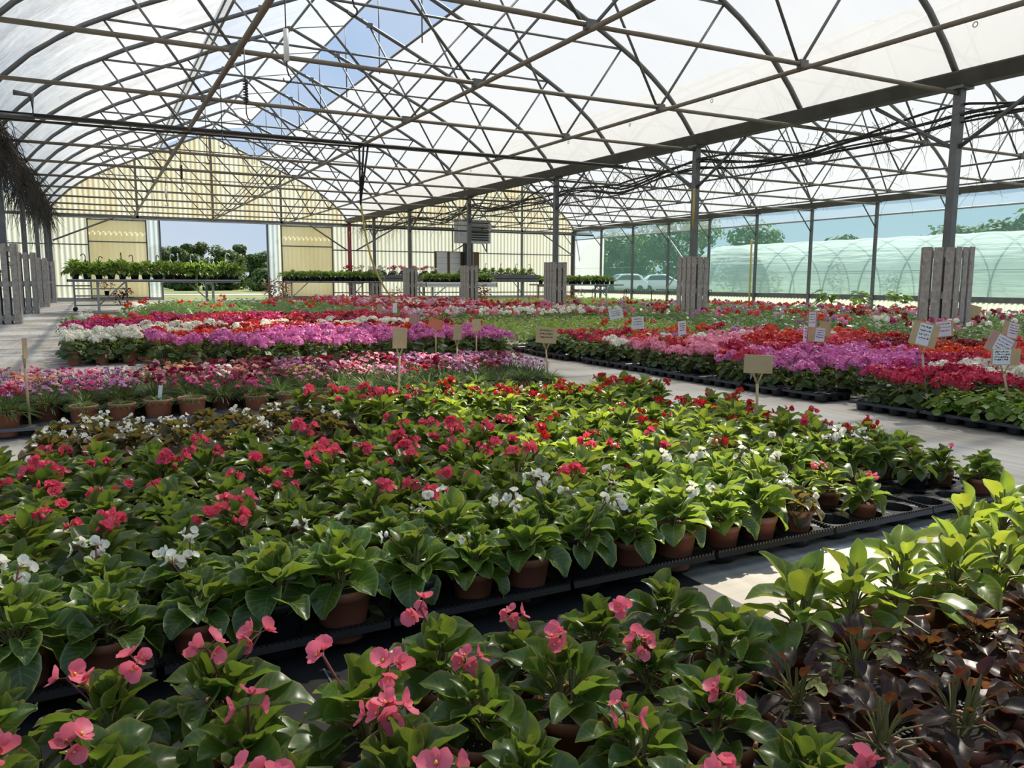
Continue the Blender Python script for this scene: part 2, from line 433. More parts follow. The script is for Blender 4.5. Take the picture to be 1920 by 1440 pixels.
slope('ceiling', M['film_right'], XV, (XV + XR) / 2, XV, XR, .03)
slope('ceiling', M['film_right'], XR, (XV + XR) / 2, XV, XR, .03)

def pipe(name, pts, r, mat, label, cat, group=None, n=8):
    mb = MB(); mb.tube(pts, r, n)
    return tag(mb.obj(name, mat), label, cat, group)

# trusses ----------------------------------------------------------
def truss_meshes(xl, xr):
    P = {}
    mid = (xl + xr) / 2; w = xr - xl; half = w / 2
    pts = []
    for i in range(33):
        x = xl + w * i / 32
        pts.append((x, 0, zroof(x, xl, xr)))
    mb = MB(); mb.tube(pts, .045, 8); P['arch_tube'] = [mb.mesh('arch_tube', [M['steel']])]
    mb = MB(); mb.tube([(xl, 0, ZC), (xr, 0, ZC)], .03, 8); P['tie_bar'] = [mb.mesh('tie_bar', [M['brown_pipe']])]
    mb = MB(); mb.tube([(xl + 1.9, 0, 5.22), (xr - 1.9, 0, 5.22)], .022, 6); P['collar_bar'] = [mb.mesh('collar_bar', [M['steel']])]
    webs = []
    for s in (-1, 1):
        q = mid + s * w / 4
        ends = [((q, ZC), (mid + s * (half - 1.9), 5.22)), ((q - s * .04, ZC), (mid + s * 1.2, zarch(half - 1.2))),
                ((mid + s * .06, ZC), (mid + s * 2.45, zarch(half - 2.45)))]
        for (x1, z1), (x2, z2) in ends:
            mb = MB(); mb.tube([(x1, .03, z1), (x2, .03, z2)], .02, 6); webs.append(mb.mesh('web_brace', [M['steel']]))
    P['web_brace'] = webs
    cl = []
    for x, z in ((mid - 1.2, zarch(half - 1.2)), (mid + 1.2, zarch(half - 1.2)), (mid, 7.17), (mid - w / 4, ZC), (mid, ZC), (mid + w / 4, ZC)):
        mb = MB(); mb.box((x, 0, z), (.13, .07, .1)); cl.append(mb.mesh('clamp_plate', [M['steel']], False))
    P['clamp_plate'] = cl
    return P
for xl, xr, span in ((XL, XV, 'vented main span'), (XV, XR, 'span beside green netting')):
    P = truss_meshes(xl, xr)
    for k in range(KMAX, KMIN - 1, -1):
        if xl == XV and k < 1: continue
        fromback = KMAX - k + 1
        t = thing('roof_truss', 'arched steel roof truss over the %s, %s from gable wall' % (span, nth(fromback)), 'roof truss', (0, Y0 + k * SP - (.06 if k == KMAX else 0), 0), 0, 'arched roof trusses')
        for nm, ms in P.items():
            for me in ms: inst(nm, me, t)
ymid = (YS + YE) / 2
for x, nm in ((XL + 3.12, 'left'), ((XL + XV) / 2, 'middle'), (XL + 9.36, 'right')):
    pipe('purlin_pipe', [(x, YS, ZC - .05), (x, YE, ZC - .05)], .03 if nm != 'left' else .036, M['brown_pipe'], 'long pipe under the tie bars of the main span, %s one of three' % nm, 'pipe', 'long pipes of the main span')
for i, x in enumerate((XV + 3.2, (XV + XR) / 2, XV + 9.6)):
    pipe('purlin_pipe', [(x, Y0 - SP, ZC - .05), (x, YE, ZC - .05)], .022, M['steel'], 'thin long pipe under the tie bars beside the netting, %s from the valley gutter' % nth(i + 1), 'pipe', 'long pipes of the netted span')
pipe('film_edge_rail', [(2.75, YS, 6.33), (2.75, YE, 6.33)], .03, M['steel'], 'steel rail along the upper edge of the creased film', 'rail')
pipe('film_edge_rail', [(2.55, YS, 6.22), (2.55, YE, 6.22)], .022, M['steel'], 'thin steel rail just below the creased film edge rail', 'rail')
pipe('film_edge_rail', [(6.80, YS, 6.33), (6.80, YE, 6.33)], .028, M['steel'], 'steel rail along the upper edge of the smooth white film', 'rail')
pipe('ridge_purlin', [((XL + XV) / 2, YS, 7.14), ((XL + XV) / 2, YE, 7.14)], .03, M['steel'], 'steel ridge pipe along the peak of the main span', 'pipe')
# vent frame: struts that carry the raised vent flap, one set per truss
sm = MB(); sm.tube([(6.28, 0, 5.75), (6.28, 0, 7.55)], .014, 6); strutme = sm.mesh('vent_strut', [M['steel']])
sm = MB(); sm.tube([(2.7, 0, flapz(2.7)), (3.9, 0, flapz(3.9)), (5.1, 0, flapz(5.1)), (6.28, 0, flapz(6.28))], .014, 6); ribme = sm.mesh('vent_rib', [M['steel']])
for k in range(KMIN + 2, KMAX):
    t = thing('vent_flap_frame', 'thin frame holding up the roof vent flap, %s from the gable wall' % nth(KMAX - k), 'vent frame', (0, Y0 + k * SP + .4, 0), 0, 'roof vent frames')
    inst('strut', strutme, t); inst('rib', ribme, t)
pipe('vent_edge_rail', [(6.3, YS, flapz(6.3) + .03), (6.3, YE, flapz(6.3) + .03)], .028, M['steel'], 'steel rail along the open edge of the roof vent flap', 'rail')

# gutters ----------------------------------------------------------
def gutter(x, label, w=.3, side=0):
    mb = MB()
    prof = [(-w / 2, .17), (-w / 2 + .02, .16), (-.09, 0), (.09, 0), (w / 2 - .02, .16), (w / 2, .17), (w / 2, .15), (.1, -.02), (-.1, -.02), (-w / 2, .15)]
    n = len(prof); vs = [(x + a, y, ZG + b) for y in (YS, YE) for a, b in prof]
    mb.add(vs, [(i, (i + 1) % n, n + (i + 1) % n, n + i) for i in range(n)])
    return tag(mb.obj('gutter', M['gutter'], None, False), label, 'gutter', 'steel roof gutters')
gutter(XL, 'dark steel gutter above the left row of sleeved posts', .3)
gutter(XV, 'dark steel valley gutter between the two roof spans', .42)
gutter(XR, 'dark steel gutter above the green netting', .3)

# posts ------------------------------------------------------------
def postmesh(w, h):
    mb = MB(); mb.box((0, 0, h / 2), (w, w, h)); mb.box((0, 0, h - .03), (w * 2.2, w * 2.2, .04)); return mb.mesh('shaft', [M['steel']], False)
pm = postmesh(.115, ZG)
def brace_me(dy, dx=0):
    mb = MB(); mb.tube([(0, 0, 2.75), (dx, dy, 3.56)], .03, 6); return mb.mesh('knee_brace', [M['steel']])
bA, bB = brace_me(1.35), brace_me(-1.35)
VK = [0, 2, 4, 6, 8, 9.6]
for i, k in enumerate(VK):
    t = thing('valley_post', 'square steel post under the valley gutter, %s from the gable wall' % nth(len(VK) - i), 'post', (XV, Y0 + k * SP, 0), 0, 'valley posts')
    inst('shaft', pm, t); inst('knee_brace', bA, t); inst('knee_brace', bB, t)
LK = [2, 4, 6, 8, 9.9]
for i, k in enumerate(LK):
    t = thing('side_post', 'square steel post draped in dead vine, %s from the gable wall in the left row' % nth(len(LK) - i), 'post', (XL, Y0 + k * SP, 0), 0, 'left row posts')
    inst('shaft', pm, t)
# slatted wooden sleeves around the post feet
def board_me(w, h, th=.022):
    mb = MB(); mb.box((0, 0, h / 2), (w, th, h)); return mb.mesh('board', [M['wood']], False)
def sleeve(x, y, h, label, group, w=.46, rz=0.):
    t = thing('slatted_post_sleeve', label, 'post sleeve', (x, y, 0), rz, group)
    bw = w / 3.9
    bme = board_me(bw, h)
    rail = MB(); rail.box((0, 0, 0), (w - .03, .04, .1)); rme = rail.mesh('cross_rail', [M['wood']], False)
    for s in range(4):
        a = s * PI / 2
        for j in range(3):
            u = (j - 1) * (w - bw - .004) / 2
            if s % 2: u *= .88
            o = inst('board', bme, t, (u * cos(a) - (w / 2) * sin(a), u * sin(a) + (w / 2) * cos(a), 0), a + R.uniform(-.006, .006))
            o.scale = (R.uniform(.9, 1.02), 1, R.uniform(.993, 1.004))
        for z in (.12, h * .5, h - .1):
            inst('cross_rail', rme, t, (-(w / 2 - .035) * sin(a), (w / 2 - .035) * cos(a), z), a)
    return t
for i, k in enumerate(VK):
    sleeve(XV, Y0 + k * SP, 1.38, 'grey slatted wooden sleeve round the %s valley post from the gable wall' % nth(len(VK) - i), 'slatted sleeves on valley posts', .5 if k == 0 else .44, .12 if k == 0 else 0)
for i, k in enumerate(LK):
    if k < 4: continue
    sleeve(XL, Y0 + k * SP, 1.55, 'weathered slatted wooden sleeve round the %s left post from the gable wall' % nth(len(LK) - i), 'slatted sleeves on left posts', .42)

# right wall: posts, rail, netting, corrugated plinth ----------------
wp = postmesh(.09, ZG)
wb = MB(); wb.tube([(0, 0, 2.7), (-.75, 0, 3.5)], .022, 6); wbm = wb.mesh('knee_brace', [M['steel']])
for k in range(1, 12):
    t = thing('wall_post', 'slim steel post against the green side netting, %s from the gable wall' % nth(12 - k), 'post', (XR - .06, Y0 + k * SP - (.1 if k == 11 else 0), 0), 0, 'side wall posts')
    inst('shaft', wp, t); inst('knee_brace', wbm, t)
def sheet(name, mat, x, za, zb, ya, yb, n=40, bulge=.02):
    mb = MB(); vs = []
    for j in range(n + 1):
        y = ya + (yb - ya) * j / n
        for i in range(5):
            z = za + (zb - za) * i / 4
            vs.append((x + bulge * sin(y * 2.3 + z) * sin(PI * i / 4), y, z))
    mb.add(vs, [(j * 5 + i, j * 5 + i + 1, (j + 1) * 5 + i + 1, (j + 1) * 5 + i) for j in range(n) for i in range(4)])
    return struct(mb.obj(name, mat))
NETY = Y0 + 9.95 * SP
sheet('wall_right', M['net'], XR + .03, .4, 3.16, Y0 - 1.5 * SP, NETY, 60)
sheet('wall_right', M['netclear'], XR + .03, 3.16, ZG - .04, Y0 - 1.5 * SP, YB, 60)
sheet('wall_right', M['corrblue'], XR + .03, .4, 3.16, NETY, YB, 10)
mb = MB(); mb.box((XR, (Y0 - 3 + YB) / 2, .37), (.07, YB - Y0 + 3, .17))
struct(mb.obj('trim_1', M['steel'], None, False))
mb = MB(); mb.tube([(XR - .02, Y0 - 3, 3.16), (XR - .02, YB, 3.16)], .03, 8)
struct(mb.obj('trim_2', M['steel_light'], None))
mb = MB(); mb.tube([(XR - .02, Y0 - 3, 1.6), (XR - .02, YB, 1.6)], .006, 4)
struct(mb.obj('trim_3', M['steel_light'], None))
def corrugate(name, mat, x0, x1, zlo, zhi, y, pitch=.2, amp=.018, along='x'):
    mb = MB(); n = max(2, int((x1 - x0) / (pitch / 5))); vs = []
    for i in range(n + 1):
        x = x0 + (x1 - x0) * i / n
        o = amp * sin(2 * PI * x / pitch)
        a, b = zlo(x) if callable(zlo) else zlo, zhi(x) if callable(zhi) else zhi
        b = max(b, a + .01)
        for z in (a, a + (b - a) * .5, b):
            vs.append((x, y + o, z) if along == 'x' else (y + o, x, z))
    mb.add(vs, [(i * 3 + j, i * 3 + j + 1, i * 3 + 3 + j + 1, i * 3 + 3 + j) for i in range(n) for j in range(2)])
    return struct(mb.obj(name, mat))
corrugate('wall_right', M['corrside'], Y0 - 3, YB, 0, .33, XR + .02, .17, .016, 'y')
for a, b in (((8, .5), (7, 3.1)), ((8, 3.1), (7, .5))):
    pipe('cross_brace', [(XR - (.16 if a[1] < 1 else .23), Y0 + a[0] * SP, a[1]), (XR - (.16 if a[1] < 1 else .23), Y0 + b[0] * SP, b[1])], .03, M['steel_light'], 'diagonal brace against the netting, %s towards the gable wall' % ('falling' if a[1] < 1 else 'rising'), 'brace', 'crossed wall braces')

# back (gable) wall --------------------------------------------------
DX0, DX1, DZ = 2.62, 7.14, 3.42
def gtop(x):
    if x < XL: return 4.3
    return zroof(x, XL, XV) if x <= XV else zroof(x, XV, XR)
corrugate('wall_back', M['corr'], XL, XV, DZ + .1, lambda x: gtop(x) + .02, YB)
corrugate('wall_back', M['corr'], XV, XR, DZ + .1, lambda x: gtop(x) + .02, YB)
corrugate('wall_back', M['corrlow'], -9, XL, 0.1, 4.3, YB)
corrugate('wall_back', M['corrlow'], XL, DX0 - .5, 0.1, DZ + .1, YB + .03)
corrugate('wall_back', M['corrlow'], DX1 + .5, XR, 0.1, DZ + .1, YB + .03)
corrugate('wall_back', M['corrblue'], DX0 - .5, DX0, 0.1, DZ + .1, YB + .03)
corrugate('wall_back', M['corrblue'], DX1, DX1 + .5, 0.1, DZ + .1, YB + .03)
for (a, b) in ((-9, DX0), (DX1, XR)):
    mb = MB(); mb.box(((a + b) / 2, YB + .03, .06), (b - a, .16, .14)); struct(mb.obj('baseboard_back', M['concrete'], None, False))
mb = MB(); mb.box(((XL + XR) / 2 - 3, YB - .06, DZ + .1), (XR - XL + 8, .09, .12)); struct(mb.obj('trim_4', M['steel'], None, False))
for nm, a, b, z in (('trim_5', -9, -.15, 2.32), ('trim_6', 10.1, XR, 2.32), ('trim_7', -9, -.15, .62), ('trim_8', 10.1, XR, .3)):
    mb = MB(); mb.box(((a + b) / 2, YB - .05, z), (b - a, .05, .05)); struct(mb.obj(nm, M['steel'], None, False))
mull = [(XL + 3.3, DZ), ((XL + XV) / 2 + .1, DZ), (XL + 9.3, DZ), (XV + 3.1, .1), (XV + 6.3, .1), (XV + 9.45, .1)]
for i, (x, z) in enumerate(mull):
    mb = MB(); mb.box((x, YB - .07, (z + gtop(x)) / 2), (.09, .07, gtop(x) - z)); struct(mb.obj('trim_%d' % (9 + i), M['steel'], None, False))
for i, x in enumerate((XL, XV, XR - .12)):
    mb = MB(); mb.box((x, YB - .07, 1.8), (.16, .13, 3.6)); struct(mb.obj('column', [M['steel'], M['redpaint'], M['dark']][i], None, False))
for i, x in enumerate((DX0, DX1)):
    mb = MB(); mb.box((x, YB - .02, DZ / 2), (.07, .12, DZ)); struct(mb.obj('door_%d' % (3 + i), M['steel'], None, False))
def door_leaf(nm, x0, x1, label):
    o = corrugate(nm, M['corrdoor'], x0, x1, .12, 3.36, YB - .22, .2, .014); o['label'] = label
    mb = MB()
    for x in (x0, x1): mb.box((x, YB - .25, 1.74), (.06, .05, 3.3))
    for z in (.12, 1.25, 2.45, 3.36): mb.box(((x0 + x1) / 2, YB - .25, z), (x1 - x0, .05, .05))
    mb.obj('door_frame', M['steel'], o, False)
    return o
door_leaf('door_1', -.12, 2.08, 'yellowed corrugated sliding door left of the opening')
door_leaf('door_2', 7.72, 10.08, 'yellowed corrugated sliding door right of the opening')
mb = MB(); mb.tube([(-1.2, YB - .3, DZ + .0), (10.9, YB - .3, DZ + .0)], .03, 6); struct(mb.obj('door_5', M['steel_light'], None))
for (a, b) in (((-1.4, 2.45), (.9, 3.45)), ((10.8, 2.3), (9.0, 3.45)), ((23.5, 2.3), (21.5, 3.45)), ((11.2, 2.3), (13.2, 3.45))):
    pipe('corner_brace', [(a[0], YB - .3, a[1]), (b[0], YB - .3, b[1])], .035, M['steel'], 'diagonal steel brace in the gable wall corner near x %s' % ('red post' if 10 < a[0] < 11 else 'left') if False else {-1.4: 'diagonal brace left of the yellowed sliding door', 10.8: 'diagonal brace between sliding door and dark red corner post', 23.5: 'diagonal brace in the corner beside the netting', 11.2: 'diagonal brace just past the dark red corner post'}[a[0]], 'brace', 'gable wall braces')
# ------------------------------------------------------------------ pots and trays
def pot_mesh(name, mat, r=.067, h=.125, soil=True, n=22, taper=.72):
    mb = MB(); rb = r * taper
    prof = [(0.001, 0), (rb, 0), (rb + .001, .004), (r * .955, h - .022), (r, h - .021), (r, h - .002), (r - .003, h), (r - .0065, h - .003), (r * .88, h - .03), (r * .85, h - .05)]
    mb.lathe(prof, n)
    mats = [mat]
    if soil:
        rr = random.Random(3); mb.disc((0, 0, h - .018), r * .9, 14, 1, .004, rr); mats.append(M['soil'])
    return mb.mesh(name, mats)
def soil_mesh(r=.067, h=.125):
    mb = MB(); rr = random.Random(5)
    vs = [(0, 0, h - .014)]
    for ring, q in ((8, .33), (14, .66), (18, .93)):
        for k in range(ring):
            a = 2 * PI * k / ring; vs.append((q * r * cos(a), q * r * sin(a), h - .017 + rr.uniform(-.005, .006)))
    fs = [(0, 1 + k, 1 + (k + 1) % 8) for k in range(8)]
    def bridge(a, na, b, nb):
        i = j = 0
        while i < na or j < nb:
            if j < nb and (i >= na or j / nb <= i / na):
                fs.append((a + i % na, b + j % nb, b + (j + 1) % nb)); j += 1
            else:
                fs.append((a + i % na, b + j % nb, a + (i + 1) % na)); i += 1
    bridge(1, 8, 9, 14); bridge(9, 14, 23, 18)
    mb.add(vs, fs)
    return mb.mesh('soil', [M['soil']])
POT = pot_mesh('pot', M['pot'], soil=False, n=26)
POTF = pot_mesh('pot', M['pot'])
POTB = pot_mesh('pot', M['pot_black'])
POTW = pot_mesh('pot', M['pot_white'], .075, .13)
POTL = pot_mesh('pot', M['pot_lime'], .09, .16)
POTS = pot_mesh('pot', M['pot_black'], .052, .095, n=14)
POTT = pot_mesh('pot', M['pot'], .075, .12)
SOIL = soil_mesh()
def tray_mesh(nx, ny, pitch, rw, depth=.055, mat='tray', lip=True):
    """thin formed plastic tray: a top sheet with round wells, cups below it and a beaded rim"""
    mb = MB(); ztop = .062; K = 16
    W, D = nx * pitch, ny * pitch
    for i in range(nx):
        for j in range(ny):
            cx, cy = -W / 2 + (i + .5) * pitch, -D / 2 + (j + .5) * pitch
            vs = []
            for k in range(K):
                a = 2 * PI * (k + .5) / K
                c, s = cos(a), sin(a); m = max(abs(c), abs(s)); q = pitch / 2 / m
                vs.append((cx + c * q, cy + s * q, ztop - (.004 if (k % 4 in (1, 2)) else .0)))
            for k in range(K):
                a = 2 * PI * (k + .5) / K; vs.append((cx + rw * cos(a), cy + rw * sin(a), ztop - .003))
            for k in range(K):
                a = 2 * PI * (k + .5) / K; vs.append((cx + rw * .86 * cos(a), cy + rw * .86 * sin(a), ztop - depth))
            vs.append((cx, cy, ztop - depth + .003))
            fs = []
            for r in range(2):
                for k in range(K):
                    fs.append((r * K + k, r * K + (k + 1) % K, (r + 1) * K + (k + 1) % K, (r + 1) * K + k))
            for k in range(K): fs.append((2 * K + k, 2 * K + (k + 1) % K, 3 * K))
            mb.add(vs, fs)
    e = .006
    for (x0, y0, x1, y1) in ((-W / 2, -D / 2, W / 2, -D / 2), (W / 2, -D / 2, W / 2, D / 2), (W / 2, D / 2, -W / 2, D / 2), (-W / 2, D / 2, -W / 2, -D / 2)):
        L = math.hypot(x1 - x0, y1 - y0); ux, uy = (x1 - x0) / L, (y1 - y0) / L; ox, oy = uy * e, -ux * e
        mb.add([(x0, y0, ztop), (x1, y1, ztop), (x1 + ox, y1 + oy, ztop + .004), (x0 + ox, y0 + oy, ztop + .004), (x1 + 2 * ox, y1 + 2 * oy, ztop - .014), (x0 + 2 * ox, y0 + 2 * oy, ztop - .014)], [(0, 1, 2, 3), (3, 2, 4, 5)])
        if lip:
            n = int(L / .0125)
            for q in range(n):
                t = (q + .5) / n
                mb.box((x0 + (x1 - x0) * t + ox * .7, y0 + (y1 - y0) * t + oy * .7, ztop + .004), (.007, .007, .007))
    return mb.mesh('plant_tray', [M[mat]], False)
TRAY = tray_mesh(3, 2, .1633, .06)
TRAYG = tray_mesh(3, 2, .19, .062, mat='traygrey', lip=False)
TRAYS = tray_mesh(4, 3, .122, .05, mat='tray', lip=False)

# ------------------------------------------------------------------ plant meshes
def begonia_foliage(seed, mat, n=20, L=(.062, .088), Wr=.82, R0=.045, hmax=.10, z0=.113, hi=False, shape=0, rip=.05, cup=.35, lean=1., droopx=1., up=0.):
    r = random.Random(seed); mb = MB()
    NU, NV = (8, 6) if hi else (6, 4)
    nst = 3
    stems = [(r.uniform(-.015, .015), r.uniform(-.015, .015)) for _ in range(nst)]
    for i in range(n):
        t = i / (n - 1)                      # 0 low outer .. 1 young top
        az = i * 2.39996 + r.uniform(-.35, .35)
        sx, sy = stems[i % nst]
        zb = z0 + hmax * (.12 + .78 * t) * r.uniform(.85, 1.1)
        rad = R0 * (1.15 - .95 * t) * r.uniform(.7, 1.25)
        p0 = Vector((sx, sy, z0 + (zb - z0) * .35)); p1 = Vector((sx + rad * cos(az), sy + rad * sin(az), zb))
        mb.tube([p0, (p0 + p1) / 2 + Vector((0, 0, .008)), p1], .0021, 4, 1, False)
        l = r.uniform(*L) * (1.1 - .42 * t ** 2); el = -.15 + up * (.3 + t) + 1.2 * t ** 1.1 + r.uniform(-.35, .4)
        el *= lean
        mb.leaf(p1, az + r.uniform(-.3, .3), el, l, l * Wr * r.uniform(.9, 1.1), (.5 + .62 * (1 - t)) * droopx, cup + .25 * t + r.uniform(-.1, .1), rip, r.uniform(3, 5), r.uniform(-.35, .35), 0, NU, NV, .18 if shape != 2 else .1, shape, r.uniform(0, 6), r.uniform(-.2, .2))
    for sx, sy in stems:
        mb.tube([(sx * .5, sy * .5, z0 - .015), (sx, sy, z0 + hmax * .5), (sx * 1.4, sy * 1.4, z0 + hmax * .85)], [.005, .004, .0025], 5, 1, False)
    return mb.mesh('foliage', [mat, M['stem']])
def begonia_flower(mb, c, out, size, r, mi=0, hi=False):
    """two broad and two narrow petals round yellow stamens"""
    out = Vector(out).normalized(); az = math.atan2(out.y, out.x); el = math.asin(max(-1, min(1, out.z)))
    q = Matrix.Rotation(az, 3, 'Z') @ Matrix.Rotation(-el, 3, 'Y')      # local +X -> out
    spin = r.uniform(0, PI)
    NU, NV = (4, 4) if hi else (3, 2)
    for k in range(4):
        sub = MB(); big = k % 2 == 0
        s = size * (1. if big else .72)
        sub.leaf((0, 0, 0), 0, r.uniform(.05, .55), s * .62, s * (.72 if big else .42), -.5, .3, .05, 2, 0, 0, NU, NV, 0, 1)
        rot = Matrix.Rotation(spin + k * PI / 2, 3, 'Z')
        tilt = Matrix.Rotation(PI / 2, 3, 'Y')
        vs = [q @ (tilt @ (rot @ Vector(v))) + Vector(c) for v in sub.v]
        mb.add(vs, sub.f, mi, sub.uv)
    cc = Vector(c) + out * size * .06; s = size * .09
    mb.add([cc + Vector(d) * s for d in ((1, 0, 0), (0, 1, 0), (-1, 0, 0), (0, -1, 0), (0, 0, 1), (0, 0, -1))], [(0, 1, 4), (1, 2, 4), (2, 3, 4), (3, 0, 4), (1, 0, 5), (2, 1, 5), (3, 2, 5), (0, 3, 5)], 2)
def begonia_cluster(mb, r, base, top, n, size, hi=False):
    b = Vector(base); t = Vector(top)
    mb.tube([b, (b + t) / 2 + Vector((r.uniform(-.01, .01), r.uniform(-.01, .01), .012)), t], .002, 4, 1, False)
    for i in range(n):
        d = Vector((r.uniform(-1, 1), r.uniform(-1, 1), r.uniform(-.35, .8))).normalized()
        c = t + d * size * r.uniform(.3, .65)
        mb.tube([t, c], .0013, 3, 1, False)
        if r.random() < .2:      # closed round bud
            s = size * .28; sd_ = Vector((-d.y, d.x, 0)).normalized(); u_ = d.cross(sd_)
            P = [c + sd_ * s * cos(a) * .6 + u_ * s * sin(a) for a in [2 * PI * k / 8 for k in range(8)]]
            mb.add([c + d * s * .35] + P + [c - d * s * .35], [(0, 1 + k, 1 + (k + 1) % 8) for k in range(8)] + [(9, 1 + (k + 1) % 8, 1 + k) for k in range(8)], 0)
        else:
            begonia_flower(mb, c, d + Vector((0, 0, .3)), size * r.uniform(.85, 1.15), r, 0, hi)
def begonia_blossoms(seed, pm, ncl, nfl, size, hgt, spread=.06, hi=False, z0=.113):
    r = random.Random(seed); mb = MB()
    for c in range(ncl):
        a = r.uniform(0, 2 * PI); rad = spread * r.uniform(.3, 1.)
        z = z0 + hgt * r.uniform(.85, 1.1)
        begonia_cluster(mb, r, (0, 0, z0 + .02), (rad * cos(a), rad * sin(a), z), max(2, int(nfl * r.uniform(.7, 1.3))), size, hi)
    return mb.mesh('blossoms', [pm, M['stemred'], M['yellow']])
def pel_leaf(mb, r, p, d, rad, mi=0):
    d = Vector(d).normalized(); a = d.orthogonal().normalized(); b = d.cross(a)
    p = Vector(p); n = 9; vs = [p - d * rad * .15]; uvs = [(.5, .5)]
    for k in range(n):
        w = 2 * PI * k / n; q = rad * (1 + .12 * (k % 2)); vs.append(p + a * q * cos(w) + b * q * sin(w) + d * rad * .12 * r.uniform(-1, 2)); uvs.append((.5, 1. if k % 2 else .9))
    mb.add(vs, [(0, 1 + k, 1 + (k + 1) % n) for k in range(n)], mi, uvs)
def pel_foliage(seed, mat, rad=.13, h=.24, n=46, lr=(.022, .036), z0=.04):
    r = random.Random(seed); mb = MB()
    for i in range(n):
        u = r.random(); a = r.uniform(0, 2 * PI); ct = u ** .8
        st = math.sqrt(max(0, 1 - ct * ct))
        q = r.uniform(.72, 1.05)
        p = (rad * st * cos(a) * q, rad * st * sin(a) * q, z0 + (h - z0) * (ct * .75 + .25 * r.random()) * q)
        d = (st * cos(a) * .9 + r.uniform(-.4, .4), st * sin(a) * .9 + r.uniform(-.4, .4), .55 + ct + r.uniform(-.2, .3))
        pel_leaf(mb, r, p, d, r.uniform(*lr))
    for i in range(10):
        a = r.uniform(0, 2 * PI); q = rad * r.uniform(.2, .7)
        mb.tube([(0, 0, z0), (q * cos(a), q * sin(a), h * r.uniform(.5, .8))], .003, 3, 1, False)
    return mb.mesh('foliage', [mat, M['stem']])
def pel_head(mb, r, c, rad, nf=22, mi=0):
    c = Vector(c)
    for i in range(nf):
        ct = r.uniform(-.25, 1); st = math.sqrt(1 - ct * ct); a = r.uniform(0, 2 * PI)
        d = Vector((st * cos(a), st * sin(a), ct * .9 + .1)).normalized()
        p = c + d * rad * r.uniform(.8, 1.05) * (1 if ct > 0 else .8)
        x = d.orthogonal().normalized(); y = d.cross(x); w0 = r.uniform(0, 2 * PI); s = rad * .42 * r.uniform(.8, 1.2)
        for k in range(4):
            w = w0 + k * PI / 2 + r.uniform(-.2, .2); e = x * cos(w) + y * sin(w); f = x * -sin(w) + y * cos(w)
            lift = d * s * r.uniform(.0, .5)
            mb.add([p, p + e * s * .6 + f * s * .42 + lift * .7, p + e * s * 1.05 + lift, p + e * s * .6 - f * s * .42 + lift * .7], [(0, 1, 2, 3)], mi)
def pel_flowers(seed, pm, n=6, spread=.1, h=.27, rad=.042, nf=20, pm2=None):
    r = random.Random(seed); mb = MB()
    for i in range(n):
        a = i * 2.4 + r.uniform(-.4, .4); q = spread * math.sqrt((i + .4) / n) * r.uniform(.8, 1.2)
        z = h * r.uniform(.86, 1.1) - .25 * q
        mb.tube([(q * .4 * cos(a), q * .4 * sin(a), h * .4), (q * cos(a), q * sin(a), z)], .0022, 3, 1, False)
        pel_head(mb, r, (q * cos(a), q * sin(a), z), rad * r.uniform(.75, 1.15), nf)
    return mb.mesh('flower_heads', [pm, M['stem']])
def grass_tuft(seed, mat, n=90, h=.11, spread=.085, z0=.11, w=.005):
    r = random.Random(seed); mb = MB()
    for i in range(n):
        a = r.uniform(0, 2 * PI); q = spread * math.sqrt(r.random()); el = 1.35 - 1.0 * (q / spread) + r.uniform(-.3, .2)
        L = h * r.uniform(.6, 1.15)
        p = Vector((q * .75 * cos(a), q * .75 * sin(a), z0)); s = Vector((-sin(a + r.uniform(-.8, .8)), cos(a), 0)) * w
        vs = []
        for k in range(4):
            t = k / 3; e = el - .7 * t; 
            if k: p = p + Vector((cos(a) * cos(e), sin(a) * cos(e), sin(e))) * L / 3
            vs += [p - s * (1 - t * .9), p + s * (1 - t * .9)]
        mb.add(vs, [(2 * k, 2 * k + 1, 2 * k + 3, 2 * k + 2) for k in range(3)])
    return mb.mesh('foliage', [mat])
def dianthus_flowers(seed, pm, n=12, spread=.085, h=.17, rad=.014, z0=.11):
    r = random.Random(seed); mb = MB()
    for i in range(n):
        a = r.uniform(0, 2 * PI); q = spread * math.sqrt(r.random()); z = z0 + h * r.uniform(.55, 1.05)
        c = Vector((q * 1.2 * cos(a), q * 1.2 * sin(a), z))
        mb.tube([(q * .5 * cos(a), q * .5 * sin(a), z0), c], .0014, 3, 1, False)
        d = Vector((cos(a) * .5 + r.uniform(-.5, .5), sin(a) * .5 + r.uniform(-.5, .5), 1)).normalized(); x = d.orthogonal().normalized(); y = d.cross(x)
        m = 10; s = rad * r.uniform(.8, 1.25); vs = [c]
        for k in range(m): vs.append(c + (x * cos(2 * PI * k / m) + y * sin(2 * PI * k / m)) * s * (1 if k % 2 else .8) + d * s * .25 * r.uniform(-.3, 1.2))
        mb.add(vs, [(0, 1 + k, 1 + (k + 1) % m) for k in range(m)])
        vs = [c + d * s * .3]
        for k in range(6): vs.append(c + (x * cos(k + .4) + y * sin(k + .4)) * s * .6 + d * s * .5 * r.uniform(.4, 1.2))
        mb.add(vs, [(0, 1 + k, 1 + (k + 1) % 6) for k in range(6)])
    return mb.mesh('flower_heads', [pm, M['stem']])

